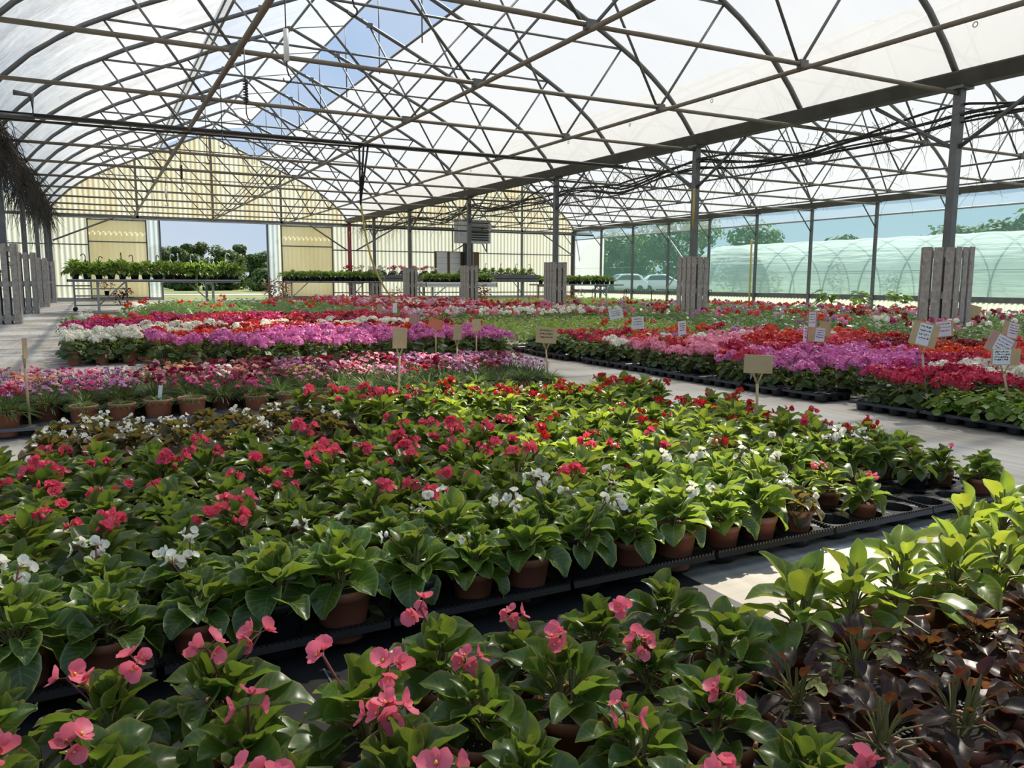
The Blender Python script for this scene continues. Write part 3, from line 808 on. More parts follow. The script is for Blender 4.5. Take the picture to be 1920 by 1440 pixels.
# ------------------------------------------------------------------ main begonia bed
def plant(name, x, y, z, label, cat, group, parts, rz=None, s=1.):
    t = thing(name, label, cat, (x, y, z), R.uniform(0, 2 * PI) if rz is None else rz, group)
    t.scale = (s, s, s)
    for nm, me in parts: inst(nm, me, t)
    return t
NV_ = 7
FOL = {
 'white': [begonia_foliage(100 + i, M['l_white'], 30, (.058, .09), .9, .052, .11, cup=.45, rip=.065, up=.3) for i in range(NV_)],
 'red': [begonia_foliage(200 + i, M['l_red'], 27, (.058, .088), .78, .052, .12, cup=.42, rip=.055, up=.25) for i in range(NV_)],
 'bronze': [begonia_foliage(300 + i, M['l_bronze'], 22, (.045, .066), .95, .055, .06, cup=.55, rip=.06) for i in range(5)],
 'lime': [begonia_foliage(400 + i, M['l_lime'], 18, (.07, .095), .72, .045, .12) for i in range(4)],
}
BLO = {
 'white': [begonia_blossoms(500 + i, PET['white'], 1 + i % 3, 3.6, .033, .14, .085) for i in range(6)],
 'coral': [begonia_blossoms(520 + i, PET['coral'], 1 + i % 3, 6, .036, .135, .08) for i in range(6)],
 'scarlet': [begonia_blossoms(540 + i, PET['scarlet'], 1 + i % 3, 5, .034, .135, .08) for i in range(5)],
 'pink': [begonia_blossoms(560 + i, PET['pinkbeg'], 1 + i % 2, 4, .03, .13, .08) for i in range(5)],
 'bw': [begonia_blossoms(580 + i, PET['white'], 2 + i % 3, 3.5, .025, .075, .075) for i in range(5)],
}
P_ = .1633
bx0, by0 = -.345, 1.775
NC = 21
def add_trays(x0, y0, nx, ny, me, w, d, label, group, rows=None):
    for j in range(ny):
        for i in range(nx):
            o = inst('plant_tray', me, None, (x0 + (i + .5) * w + R.uniform(-.004, .004), y0 + (j + .5) * d, 0), R.uniform(-.012, .012))
            tag(o, label(nx - i, j + 1), 'plant tray', group)
add_trays(bx0 - P_ / 2, by0 - P_ / 2, 7, 5, TRAY, 3 * P_ + .014, 2 * P_ + .016, lambda i, j: 'black tray under the large begonia bed, %s from walkway, %s tray row' % (nth(i), nth(j)), 'trays of the large begonia bed')
def cellxy(i, j):
    return (bx0 + i * P_ + (i // 3) * .014, by0 + j * P_ + (j // 2) * .016)
EMPTY = {(15, 0), (17, 0), (17, 1), (18, 0), (19, 0), (18, 1), (4, 6), (6, 9), (7, 9), (8, 9), (7, 8), (5, 9), (12, 9), (13, 9), (10, 9), (20, 4), (20, 6)}
for j in range(10):
    for i in range(NC):
        if (i, j) in EMPTY: continue
        x, y = cellxy(i, j); x += R.uniform(-.006, .006); y += R.uniform(-.006, .006)
        white = y < 1.98 + .06 * max(0, x) + R.uniform(-.04, .04) or (x > 1.2 and y < 2.15 + R.uniform(-.1, .1))
        kind = 'white' if white else 'red'
        bl = 'white' if white else ('scarlet' if (x > 1.4 and R.random() < .7) else 'coral')
        s = R.uniform(.84, 1.04); potm, potw = (POT, 'terracotta')
        lc = kind
        if x > 2.0 and j < 2: bl, lc, s = 'pink', 'red', R.uniform(.72, .85)
        if i == 14 and j == 0: lc, bl, s = 'bronze', 'bw', .9
        if (i, j) in ((19, 1), (4, 0), (9, 0), (6, 0)): potm, potw = POTB, 'black'
        if i == 20 and j == 0: bl, lc, s = None, 'white', .78
        parts = [('pot', potm if j < 3 or i > 17 else POTF)]
        if potm is POTB: parts = [('pot', POTB)]
        elif j < 3 or i > 17: parts.append(('soil', SOIL))
        if lc == 'red' and x > 1.2 and R.random() < .45: fol = R.choice(FOL['lime'])
        else: fol = R.choice(FOL[lc])
        parts.append(('foliage', fol))
        if bl and R.random() < (.8 if bl == 'white' else .62): parts.append(('blossoms', R.choice(BLO[bl])))
        elif bl: bl = None
        cw = {'white': 'white', 'coral': 'coral', 'scarlet': 'scarlet', 'pink': 'pink', 'bw': 'white', None: 'flowerless'}[bl]
        lk = {'white': 'green-leaved', 'red': 'olive-leaved', 'bronze': 'bronze-leaved'}[lc]
        if fol in FOL['lime']: lk = 'bright-leaved'
        plant('%s_begonia' % ('white' if lc == 'white' else 'bronze' if lc == 'bronze' else 'red'), x, y, .016,
              '%s %s begonia in %s pot, %s from pale walkway, %s row of large bed' % (lk, cw, potw, nth(NC - i), nth(j + 1)), 'potted begonia', 'begonias of the large bed', parts, None, s)
# back trays: bronze leaved begonias on the left, scarlet ones on the right
b2x, b2y = -.20, 3.72
add_trays(b2x - P_ / 2, b2y - P_ / 2, 7, 2, TRAY, 3 * P_ + .01, 2 * P_ + .016, lambda i, j: 'black tray behind the large begonia bed, %s from walkway, %s tray row' % (nth(i), nth(j)), 'trays behind the large begonia bed')
for j in range(4):
    for i in range(20):
        if R.random() < .08 or (i, j) in ((8, 0), (9, 0), (10, 1)): continue
        x, y = b2x + i * P_ + (i // 3) * .01 + R.uniform(-.006, .006), b2y + j * P_ + (j // 2) * .016
        br = i < 8 - (j > 2) or (j == 3 and i > 13)
        if br: fol, bl, nm, cw = R.choice(FOL['bronze']), R.choice(BLO['bw']), 'bronze_begonia', 'bronze-leaved white'
        else: fol, bl, nm, cw = R.choice(FOL['red'] + FOL['lime']), R.choice(BLO['coral' if i < 11 else 'scarlet']), 'red_begonia', 'green-leaved coral' if i < 11 else 'green-leaved scarlet'
        parts = [('pot', POTB if not br and R.random() < .3 else POTF), ('foliage', fol)]
        if R.random() < .85: parts.append(('blossoms', bl))
        plant(nm, x, y, .016, '%s begonia behind the large bed, %s from pale walkway, %s row back' % (cw, nth(20 - i), nth(j + 1)), 'potted begonia', 'begonias in the trays behind', parts, None, R.uniform(.88, 1.08))

# ------------------------------------------------------------------ near bed (built finer)
FH = {
 'pink': [begonia_foliage(700 + i, M['l_red'], 27, (.05, .078), .8, .045, .10, hi=True, rip=.055, cup=.45, up=.3) for i in range(7)],
 'lime': [begonia_foliage(720 + i, M['l_lime'], 24, (.055, .088), .68, .06, .14, hi=True, rip=.04, cup=.4, up=.2) for i in range(5)],
 'dark': [begonia_foliage(740 + i, M['l_dark'], 21, (.042, .075), .55, .07, .115, hi=True, shape=2, rip=.09, cup=.3, droopx=1.1) for i in range(6)],
 'darkround': [begonia_foliage(760 + i, M['l_dark'], 26, (.04, .062), .9, .05, .08, hi=True, rip=.06) for i in range(2)],
}
BH = [[begonia_blossoms(780 + 10 * q + i, PET['pinkbeg'], 1, 3 + (i % 3), .036, .125, .07, True) for i in range(4)] for q in range(2)]
BUDM = []
for q in range(3):
    mb = MB(); r = random.Random(900 + q); a = r.uniform(0, 6)
    for k in range(2):
        t = Vector((.05 * cos(a + k * 2), .05 * sin(a + k * 2), .20 - .03 * k)); mb.tube([(0, 0, .19 - .03 * k), t + Vector((0, 0, .015)), t], .0018, 4, 1, False)
        for w in range(3): mb.leaf(t, a + w * 2.1, -1.0, .026, .022, -.5, .5, .02, 2, 0, 0, 4, 4, 0, 1)
    BUDM.append(mb.mesh('seed_pod', [petal('petal_green_bud_%d' % q, (.5, .5, .16)), M['stem']]))
FP = .172
fy0 = 1.235
fx0 = -.36
NFC = 18
NEAR_SKIP = {(4, 0), (9, 0), (16, 2)}
add_trays(fx0 - FP / 2, fy0 - 4.5 * FP, 6, 2, tray_mesh(3, 2, FP, .06), 3 * FP + .006, 2 * FP + .02, lambda i, j: 'black tray in the near bed, %s from the bright end, %s tray row' % (nth(i), nth(3 - j)), 'trays of the near bed')
for j in range(5):
    for i in range(NFC):
        x, y = fx0 + i * FP + (i // 3) * .006 + R.uniform(-.012, .012), fy0 - j * FP + R.uniform(-.012, .012)
        y += .06 * max(0, min(1, (.7 - x) / .5))
        if (i, j) in NEAR_SKIP or (j == 0 and 1.05 < x < 2.05): continue
        # outside the picture: left out
        fw = x * sin(YAW) + y * cos(YAW); rt = x * cos(YAW) - y * sin(YAW)
        if fw < .5 or abs(rt) > fw * .74 + .2: continue
        ydown = (.86 - .12) / fw
        if ydown > .95: continue
        if x < .98 - .02 * j + (.25 if j == 0 else .12 if j == 1 else 0): kd = 'pink'
        elif y > 1.0 or x > 1.95: kd = 'lime'
        elif y < .98 and x < 1.9: kd = 'dark'
        else: kd = 'lime'
        if kd == 'dark' and x > 1.35 and R.random() < .4: fol = R.choice(FH['darkround'])
        else: fol = R.choice(FH[kd])
        parts = [('pot', POT), ('soil', SOIL), ('foliage', fol)]
        n = 0
        if kd == 'pink':
            for q in range(2):
                if R.random() < (.62 if x < .5 else .4): parts.append(('blossoms', BH[q][R.randrange(4)])); n += 1
        elif kd == 'dark' and R.random() < .45: parts.append(('seed_pod', R.choice(BUDM)))
        elif kd == 'lime' and R.random() < .35: parts.append(('seed_pod', R.choice(BUDM)))
        desc = {'pink': ('pink begonia with %s' % ['no open bloom', 'one bloom cluster', 'two bloom clusters'][n]), 'lime': 'bright green begonia', 'dark': 'dark bronze begonia'}[kd]
        plant({'pink': 'pink_begonia', 'lime': 'lime_begonia', 'dark': 'dark_begonia'}[kd], x, y, .016 if kd != 'lime' else .016,
              '%s, %s plant from the left end, %s row from aisle' % (desc, nth(i + 1), nth(j + 1)), 'potted begonia', 'begonias of the near bed', parts, None, R.uniform(.96, 1.1) if kd == 'lime' else R.uniform(1.0, 1.14) if x < .5 else R.uniform(.88, 1.04))

# ------------------------------------------------------------------ dianthus bed
DF = {k: [grass_tuft(1000 + i + (50 if k == 'b' else 0), M['l_grass'], 330 if k == 'a' else 380, .10 if k == 'a' else .05, .095 if k == 'a' else .07) for i in range(4)] for k in 'ab'}
DFL = {c: [dianthus_flowers(1100 + i, PET[c], n, .085, h, rd) for i in range(3)] for c, n, h, rd in
       (('magenta', 20, .105, .017), ('deepred', 16, .1, .022), ('wine', 20, .125, .022), ('peach', 16, .11, .02), ('mauve', 34, .105, .013), ('white', 16, .14, .019), ('palepink', 30, .11, .014), ('crimson', 12, .11, .021), ('yellow', 26, .115, .013))}
DW = {'magenta': 'magenta', 'deepred': 'dark red', 'wine': 'wine red', 'peach': 'peach', 'mauve': 'mauve', 'white': 'white', 'palepink': 'pale pink', 'crimson': 'crimson', 'yellow': 'yellow'}
dpx, dx0, dy0 = .19, -.66, 5.02
add_trays(dx0 - dpx / 2, dy0 - dpx / 2, 7, 3, TRAYG, 3 * dpx, 2 * dpx + .01, lambda i, j: 'grey tray under the dianthus pots, %s from the walkway end, %s tray row' % (nth(i), nth(j)), 'grey trays of the dianthus bed')
for j in range(6):
    for i in range(20):
        x, y = dx0 + i * dpx + R.uniform(-.008, .008), dy0 + j * (dpx + .005) + R.uniform(-.008, .008)
        if (i, j) in ((2, 0), (7, 0)): continue
        if j == 0:
            c = {0: 'deepred', 1: 'crimson', 8: 'magenta'}.get(i)
        else:
            u = (x + .7) / 3.8
            opts = (['mauve', 'mauve', 'magenta', 'peach', 'palepink'] if u < .25 else ['wine', 'wine', 'white', 'peach', 'deepred', 'magenta'] if u < .48 else ['palepink', 'wine', 'crimson', 'yellow', 'mauve'] if u < .72 else ['mauve', 'palepink', 'wine', 'mauve', 'mauve'])
            c = R.choice(opts) if R.random() < (.9 if j > 1 else .6) else None
        k = 'b' if (j == 0 and 3 <= i <= 12) else 'a'
        parts = [('pot', POTB if (i, j) in ((12, 0),) else POTF), ('foliage', R.choice(DF[k]))]
        if c: parts.append(('flower_heads', R.choice(DFL[c])))
        plant('dianthus', x, y, .016, '%s dianthus in a pot, %s from the concrete end, %s dianthus row' % (DW.get(c, 'flowerless'), nth(i + 1), nth(j + 1)), 'potted dianthus', 'dianthus pots', parts, None, R.uniform(1.1, 1.22))
# ------------------------------------------------------------------ pelargonium beds
PF = [pel_foliage(2000 + i, M['l_pel'], .135, .22, 50) for i in range(6)]
PFL = [pel_foliage(2050 + i, M['l_pellime'], .16, .22, 120, (.016, .028)) for i in range(3)]
PFH = {c: [pel_flowers(2100 + i, PET[c], n, .11, .27, rd) for i in range(3)] for c, n, rd in
       (('orchid', 7, .046), ('orange', 6, .045), ('scarlet', 7, .045), ('white', 7, .042), ('deepred', 7, .045), ('crimson', 8, .044), ('magenta', 8, .042), ('palepink', 9, .045), ('coralpel', 7, .044), ('mauve', 5, .042), ('lilac', 7, .044))}
PFS = {c: [pel_flowers(2200 + i, PET[c], 3, .1, .26, .042) for i in range(2)] for c in ('crimson', 'orange', 'coralpel', 'mauve', 'magenta', 'white')}
CW = {'orchid': 'orchid pink', 'orange': 'orange', 'scarlet': 'scarlet', 'white': 'white', 'deepred': 'dark red', 'crimson': 'crimson', 'magenta': 'magenta', 'palepink': 'pale pink', 'coralpel': 'coral', 'mauve': 'mauve', 'lilac': 'lilac'}
CN = {'orchid': 'orchid_pink', 'deepred': 'dark_red', 'palepink': 'pale_pink', 'coralpel': 'coral'}
def pelargonium(x, y, c, label, group, pot=None, few=False, fol=None, s=1.):
    o = inst('%s_pelargonium' % CN.get(c, c or 'green'), None, None, (x, y, .016), R.uniform(0, 6.28))
    tag(o, label, 'potted pelargonium', group); o.scale = (s, s, s)
    inst('foliage', fol or R.choice(PF), o)
    if c: inst('flower_heads', R.choice((PFS if few and c in PFS else PFH)[c]), o)
    if pot: inst('pot', pot, o)
    return o
# left bed, beyond the dianthus
LP = .262
for j in range(23):
    y = 7.72 + j * LP
    for i in range(17):
        x = -.22 + i * LP + R.uniform(-.03, .03)
        if j < 6 and x < .34 and not (j >= 5): continue
        if y < 8.1 and x < 1.2: continue
        if x < .0 and j > 13: continue
        yy = y + R.uniform(-.16, .16) + .12 * sin(x * 2.3)
        if x < .52: c = 'white' if yy < 9.9 else 'magenta' if yy < 10.9 else 'crimson' if yy < 12 else None
        elif yy < 8.75: c = 'orchid'
        elif yy < 9.35: c = R.choice(['orange', 'scarlet', 'orange'])
        elif yy < 9.7: c = R.choice(['deepred', 'scarlet', 'white'])
        elif yy < 10.6: c = R.choice(['white', 'white', 'white', 'deepred'])
        elif yy < 11.2: c = R.choice(['crimson', 'coralpel', 'magenta', 'deepred'])
        elif yy < 13.3: c = R.choice(['crimson', 'coralpel', 'crimson', 'magenta', 'deepred'])
        else: c = None
        if c is None and R.random() < .15: c = R.choice(['orange', 'peach']) if False else 'orange'
        pot = POTT if (x < .55 or (j < 4 and R.random() < .4)) else (POTS if i > 14 or j < 3 else None)
        pelargonium(x, y + R.uniform(-.03, .03), c, '%s pelargonium, %s from the concrete side, %s row of the left bed' % (CW.get(c, 'flowerless'), nth(i + 1), nth(j + 1)), 'pelargoniums of the left bed', pot, False, None, R.uniform(1.0, 1.2))
for i, (x, y) in enumerate(((.02, 9.2), (-.12, 9.75), (.0, 10.4))):
    tag(inst('plant_tray', TRAYG if i else TRAY, None, (x + .1, y + .1, -.02 + .021), .1), 'dark tray under the white pelargoniums, %s from the dianthus' % nth(i + 1), 'plant tray', 'trays by the concrete floor')
# right bed, beyond the pale walkway
def right_colour(x, y):
    q = R.random()
    if y < 3.0: return 'limeleaf' if x < 5.6 else 'crimson'
    if y < 3.55: return 'crimson' if x < 5.25 else ('white' if x < 5.75 and q < .7 else 'coralpel')
    if y < 3.95: return 'magenta' if x < 5.6 else ('coralpel' if x > 6.2 else 'crimson')
    if y < 4.6: return 'orchid' if x < 6.1 else 'orange' if x < 7.4 else 'scarlet'
    if y < 5.0: return ('orchid' if q < .7 else 'crimson') if x < 6.3 else 'deepred'
    if y < 5.5:
        if x < 5.2: return 'scarlet' if q < .55 else 'palepink'
        return 'crimson' if x < 6.6 else 'deepred' if x < 7.9 else None
    if y < 6.2: return ('palepink' if q < .8 else 'scarlet') if x < 6.0 else ('scarlet' if q < .6 else 'coralpel')
    if y < 6.9: return 'white' if q < .3 else 'coralpel' if q < .6 else 'palepink' if q < .75 else 'orange'
    if y < 7.6: return 'mauve' if q < .2 else 'orange' if q < .45 else 'coralpel' if q < .6 else None
    if y < 8.3: return 'crimson' if q < .4 else 'orange' if q < .6 else None
    return None
RP = .238
for j in range(25):
    y = 2.52 + j * RP
    for i in range(15):
        x = 4.68 + i * RP + R.uniform(-.03, .03)
        if i == 0 and (3.6 < y < 4.1 or 4.95 < y < 5.2 or 6.2 < y < 6.4): continue
        fw = x * sin(YAW) + y * cos(YAW); rt = x * cos(YAW) - y * sin(YAW)
        if rt > fw * .69 + .25: continue
        c = right_colour(x + R.uniform(-.12, .12), y + R.uniform(-.1, .1)); fol = None
        lk = CW.get(c, 'flowerless')
        if c == 'limeleaf': c, fol, lk = (None if R.random() < .8 else 'crimson'), R.choice(PFL), 'bright ivy-leaved'
        if y > 6.9 and x < 5.6 and c not in ('crimson', 'orange'): c = R.choice([None, 'crimson']); lk = CW.get(c, 'flowerless')
        pelargonium(x, y + R.uniform(-.03, .03), c, '%s pelargonium, %s in from the pale walkway, %s row of the right bed' % (lk, nth(i + 1), nth(j + 1)), 'pelargoniums of the right bed', POTS if i < 3 or j < 2 else None, 6.2 < y and R.random() < .6, fol, R.uniform(.86, 1.05))
for j in range(17):
    y = 2.62 + j * .375
    if 3.62 < y < 3.95: continue
    o = inst('plant_tray', TRAYS, None, (4.71 + R.uniform(-.03, .05), y, 0), PI / 2 + R.uniform(-.03, .03))
    tag(o, 'black tray along the pale walkway edge of the right bed, %s tray' % nth(j + 1), 'plant tray', 'walkway trays of the right bed')
for i in range(5):
    o = inst('plant_tray', TRAYS, None, (5.1 + i * .5, 2.55, 0), R.uniform(-.03, .03))
    tag(o, 'black tray under the ivy-leaved pelargoniums, %s from the walkway' % nth(i + 2), 'plant tray', 'front trays of the right bed')

# beds too far to count: low mounds of leaves with flower heads, one object per bed
def far_bed(name, label, cat, xa, xb, ya, yb, step, h, leafm, cols, dens, seed, skip=None, lr=.04, nl=26, headr=.045):
    r = random.Random(seed); mb = MB()
    y = ya
    while y < yb:
        x = xa
        while x < xb:
            px, py = x + r.uniform(-.3, .3) * step, y + r.uniform(-.3, .3) * step
            if not (skip and skip(px, py)):
                rad = step * .62
                for i in range(nl):
                    a = r.uniform(0, 2 * PI); ct = r.random() ** .7; st = math.sqrt(1 - ct * ct); q = r.uniform(.7, 1.1)
                    p = Vector((px + rad * st * cos(a) * q, py + rad * st * sin(a) * q, h * (.25 + .75 * ct) * q))
                    d = Vector((st * cos(a) + r.uniform(-.5, .5), st * sin(a) + r.uniform(-.5, .5), .6 + ct)).normalized()
                    u = d.orthogonal().normalized(); u = (Matrix.Rotation(r.uniform(0, 6.28), 3, d) @ u); v = d.cross(u); s = lr * r.uniform(.6, 1.3)
                    mb.add([p - u * s, p - v * s * .6 + d * s * .2, p + u * s, p + v * s * .6 + d * s * .2], [(0, 1, 2, 3)], 0, [(0, .5), (.5, 0.1), (1, .5), (.5, .9)])
                cc = cols(px, py, r) if callable(cols) else r.choice(cols)
                if cc is not None and r.random() < dens:
                    for k in range(r.choice((2, 3, 4))):
                        a = r.uniform(0, 2 * PI); q = rad * r.uniform(.1, .8)
                        c = Vector((px + q * cos(a), py + q * sin(a), h * r.uniform(.95, 1.22)))
                        for i in range(11):
                            ct = r.uniform(-.3, 1); st = math.sqrt(1 - ct * ct); b = r.uniform(0, 6.28); d = Vector((st * cos(b), st * sin(b), ct))
                            u = d.orthogonal().normalized(); v = d.cross(u); s = headr * .55 * r.uniform(.8, 1.3); p = c + d * headr * .8
                            mb.add([p - u * s, p - v * s * .8, p + u * s, p + v * s * .8], [(0, 1, 2, 3)], 1 + cc)
            x += step
        y += step
    mats = [M[leafm]] + [PET[c] for c in FARC]
    o = mb.obj(name, mats)
    return tag(o, label, cat, None, 'stuff')
FARC = ['crimson', 'coralpel', 'palepink', 'white', 'scarlet', 'magenta', 'mauve', 'lilac', 'orange', 'deepred', 'peach', 'yellow']
FI = {c: i for i, c in enumerate(FARC)}
def near_post(x, y):
    if abs(x - XV) < .36 and min(abs(y - (Y0 + k * SP)) for k in VK) < .36: return True
    return False
far_bed('green_bedding', 'even bed of pale green young plants beyond the crimson pelargoniums', 'bedding plants', 4.75, 8.6, 8.55, 12.1, .25, .26, 'l_pellime', [FI['orange']], .02, 31, None, .03, 34)
def pc(x, y, r):
    if y < 14.8: return FI['white'] if (x > 6.2 and r.random() < .55) else FI[r.choice(['palepink', 'palepink', 'lilac', 'white', 'coralpel'])]
    return FI[r.choice(['scarlet', 'crimson', 'palepink', 'coralpel', 'deepred'])]
far_bed('pale_pelargonium_bed', 'long bed of pale pink and white pelargoniums behind the green bedding', 'pelargoniums', 4.8, 9.6, 12.35, 17.6, .3, .29, 'l_pel', pc, .85, 32, None, .036, 24)
def mc(x, y, r):
    if y > 25: return FI[r.choice(['magenta', 'crimson', 'yellow', 'peach', 'palepink', 'mauve'])]
    if x < 6.5: return FI[r.choice(['crimson', 'palepink', 'mauve', 'scarlet'])]
    return FI[r.choice(['scarlet', 'coralpel', 'palepink', 'white', 'crimson', 'lilac'])]
far_bed('mixed_flower_bed', 'far bed of mixed red, pink and yellow flowers before the benches', 'flowers', 5.0, 10.4, 17.9, 28.5, .34, .28, 'l_pel', mc, .62, 33, lambda x, y: x < 5.0 + (y - 17.9) * .17 - .2, .045, 20, .05)
far_bed('yellow_green_bed', 'wide yellow-green bed with few flowers round the far valley posts', 'bedding plants', 10.3, 19.2, 17.6, 28.2, .42, .22, 'l_pellime', [FI['orange'], FI['coralpel']], .07, 34, near_post, .055, 20)
def rc(x, y, r):
    if y < 8: return FI[r.choice(['crimson', 'magenta', 'deepred', 'palepink', 'white', 'mauve'])]
    return FI[r.choice(['coralpel', 'mauve', 'lilac', 'scarlet', 'orange', 'palepink', 'deepred'])]
far_bed('rose_bed', 'broad leafy bed with scattered red, mauve and coral flowers before the netting', 'flowers', 8.4, 15.6, 4.4, 17.4, .33, .32, 'l_rose', rc, .26, 35, lambda x, y: near_post(x, y) or (x < 9.7 and y > 12.2) or (x < 8.8 and y > 8.3), .042, 24)
far_bed('wall_side_bed', 'leafy bed along the netting wall with a back line of red flowers', 'flowers', 15.7, 17.8, 6.6, 17.4, .38, .24, 'l_rose', rc, .55, 36, None, .05, 20, .05)
far_bed('low_green_bed', 'low green plants between the left pelargoniums and the bench', 'bedding plants', .3, 4.6, 13.8, 21.6, .28, .40, 'l_rose', [FI['orange'], FI['crimson']], .06, 37, lambda x, y: x < .2 + (y - 13.8) * .16, .042, 24)
far_bed('pale_leaf_bed', 'low pale leafy plants at the left corner by the concrete floor', 'bedding plants', -.35, .9, 12.6, 16.0, .24, .27, 'l_rose', [FI['white']], .05, 38, None, .035, 22)

# ------------------------------------------------------------------ sign stakes
def sign(x, y, zt, w, h, mat, label, yaw=0., tilt=0., lean=(0, 0), paper=None, lines=0, ph=1.):
    """thin board nailed on a forked stick; marks are rows of illegible pen strokes as in the photograph"""
    t = thing('sign_stake', label, 'plant sign', (x, y, .05), YAW * -1 + yaw, 'plant sign stakes')
    r = random.Random(int(x * 1000 + y * 77))
    zb = zt - .05
    lx, ly = lean
    st = MB(); f = zb - h / 2 - .05
    st.tube([(-lx, -ly, 0), (-lx * .3, -ly * .3, f * .6), (0, 0, f)], [.0075, .007, .0065], 6)
    st.tube([(0, 0, f - .005), (-.022, 0, f + .05), (-.028, .002, f + .07)], .005, 5); st.tube([(0, 0, f - .005), (.022, 0, f + .045), (.03, .002, f + .07)], .005, 5)
    st.obj('stick', M['woodtan'], t)
    bd = MB(); rot = Matrix.Rotation(tilt, 3, 'Y')
    bd.box((0, -.006, zb), (w, .007, h), 0, rot); b = bd.obj('board', M[mat], t, False)
    if paper:
        pw, pox = paper
        pp = MB(); pp.box(Vector((0, -.006, zb)) + rot @ Vector((pox, -.0045, 0)), (pw, .0016, h * .9 * ph), 0, rot); pp.obj('paper', M['paper'], b, False)
    else: pw, pox = w * .8, 0
    if lines:
        ik = MB()
        for q in range(lines):
            zz = h * .32 - q * h * .64 / max(1, lines - .0) ; xx = -pw * .4
            while xx < pw * .38:
                l = r.uniform(.004, .009)
                ik.box(Vector((0, -.006, zb)) + rot @ Vector((pox + xx + l / 2, -.0062, zz + r.uniform(-.002, .002))), (l, .0008, r.choice((.003, .006, .009))), 0, rot @ Matrix.Rotation(r.uniform(-.9, .9), 3, 'Y'))
                xx += l + r.uniform(.002, .006)
        ik.obj('handwriting', M['ink'], b, False)
    return t
sign(-.36, 4.99, .49, .09, .11, 'woodtan', 'edge-on wooden sign stake at the concrete end of the dianthus', 1.95, .05, (-.02, 0))
sign(1.70, 4.75, .50, .105, .13, 'woodtan', 'tan board sign in the dianthus, back to the light', .75, .05, (.02, 0))
sign(2.46, 5.56, .47, .095, .12, 'woodtan', 'tan board sign among the last dianthus before orchid pelargoniums', .95, .05, (.0, 0))
sign(3.5, 7.41, .41, .10, .12, 'woodtan', 'blank tan sign at the walkway corner of the left bed', .5, -.05)
sign(3.08, 7.5, .43, .16, .10, 'woodorange', 'orange painted board sign over the orchid pink pelargoniums', .5, .3)
sign(3.3, 8.7, .42, .13, .12, 'woodpink', 'pinkish tan sign over the crimson pelargoniums of the left bed', .6, .15, (-.03, 0))
sign(3.95, 11.94, .42, .10, .16, 'woodpink', 'narrow pinkish sign below the yellow hose end', .8, .05)
sign(4.4, 12.5, .42, .09, .16, 'paper', 'narrow whitish sign just right of the hanging hose end', .9)
sign(2.95, 5.03, .465, .155, .115, 'woodtan', 'tan board with three handwritten lines beside the pale walkway', .1, .08, (-.03, 0), None, 3)
sign(2.78, 2.74, .475, .135, .088, 'woodtan', 'blank stained tan board on a forked stick, rear corner of begonia bed', -.03, .03, (-.015, 0))
sign(5.45, 4.72, .42, .15, .125, 'woodtan', 'tan board with taped white paper among orchid pink pelargoniums', .12, .08, (0, 0), (.085, .03), 4)
sign(5.77, 5.13, .39, .11, .16, 'paper', 'white paper sign seen at a slant, left of the taped tan board', 1.0, .12, (0, 0), None, 4)
sign(6.19, 5.25, .42, .13, .14, 'woodtan', 'tan sign seen nearly edge-on just behind the taped tan board', -1.15, 0.)
sign(7.3, 6.39, .44, .15, .19, 'woodpink', 'taller pinkish sign with pen marks above the orchid pink pelargoniums', .5, .02, (0, 0), (.11, -.01), 4)
sign(6.35, 8.93, .42, .19, .13, 'paper', 'small white sign over the pale green bedding', .05, -.2, (0, 0), None, 3)
sign(5.45, 7.23, .40, .14, .14, 'paper', 'white paper sign above the white and coral pelargoniums', -.5, -.1, (0, 0), None, 3)
sign(5.37, 6.38, .39, .11, .14, 'paper', 'grey-white sign before the second valley post sleeve', .6, -.1, (0, 0), None, 4)
sign(4.05, 2.79, .49, .17, .14, 'woodtan', 'big tan board with white paper strip over crimson pelargoniums', .1, .22, (-.06, 0), (.085, .0), 4) if False else sign(4.75, 3.25, .53, .185, .155, 'woodtan', 'big tan board with white paper strip over crimson pelargoniums', .1, .24, (-.07, 0), (.09, -.005), 4)
sign(6.97, 4.57, .44, .155, .15, 'woodtan', 'white paper sign on a stick before the nearest valley post sleeve', -.15, -.12, (-.01, 0), (.13, -.008), 3)
sign(7.08, 4.82, .42, .2, .15, 'woodorange', 'tilted orange board with white paper against the nearest valley post sleeve', .3, .42, (0, 0), (.08, -.01), 4)
sign(5.77, 3.35, .42, .22, .15, 'woodpink', 'tilted orange tan board with paper over the coral pelargoniums', .1, .45, (0, 0), (.13, .015), 4)
sign(7.53, 4.29, .43, .2, .15, 'woodtan', 'brownish sign with pen marks above the scarlet pelargoniums', .3, .2, (0, 0), (.12, .02), 4)
sign(4.85, 2.78, .42, .165, .10, 'woodtan', 'slanted tan board with white paper above ivy-leaved pelargoniums', -.1, .0, (-.09, 0), (.1, -.025), 4)
sign(11.4, 7.04, .44, .24, .2, 'woodtan', 'faded tan sign in the leafy bed right of the nearest sleeve', .3, .2)
# plastic plant labels
def label_tag(x, y, z, label):
    mb = MB(); mb.box((0, 0, .045), (.022, .0015, .09)); mb.add([(-.011, -.0007, 0), (.011, -.0007, 0), (0, -.0007, -.04)], [(0, 1, 2)])
    o = mb.obj('plant_tag', M['whiteplastic'], None, False, (x, y, z)); o.rotation_euler = (.1, .15, -YAW + .2); tag(o, label, 'plant label', 'white plant labels')
label_tag(.30, 5.0, .16, 'white plastic label at the first low dianthus tuft'); label_tag(4.62, 4.62, .12, 'white plastic label in the walkway tray of scarlet pelargoniums')
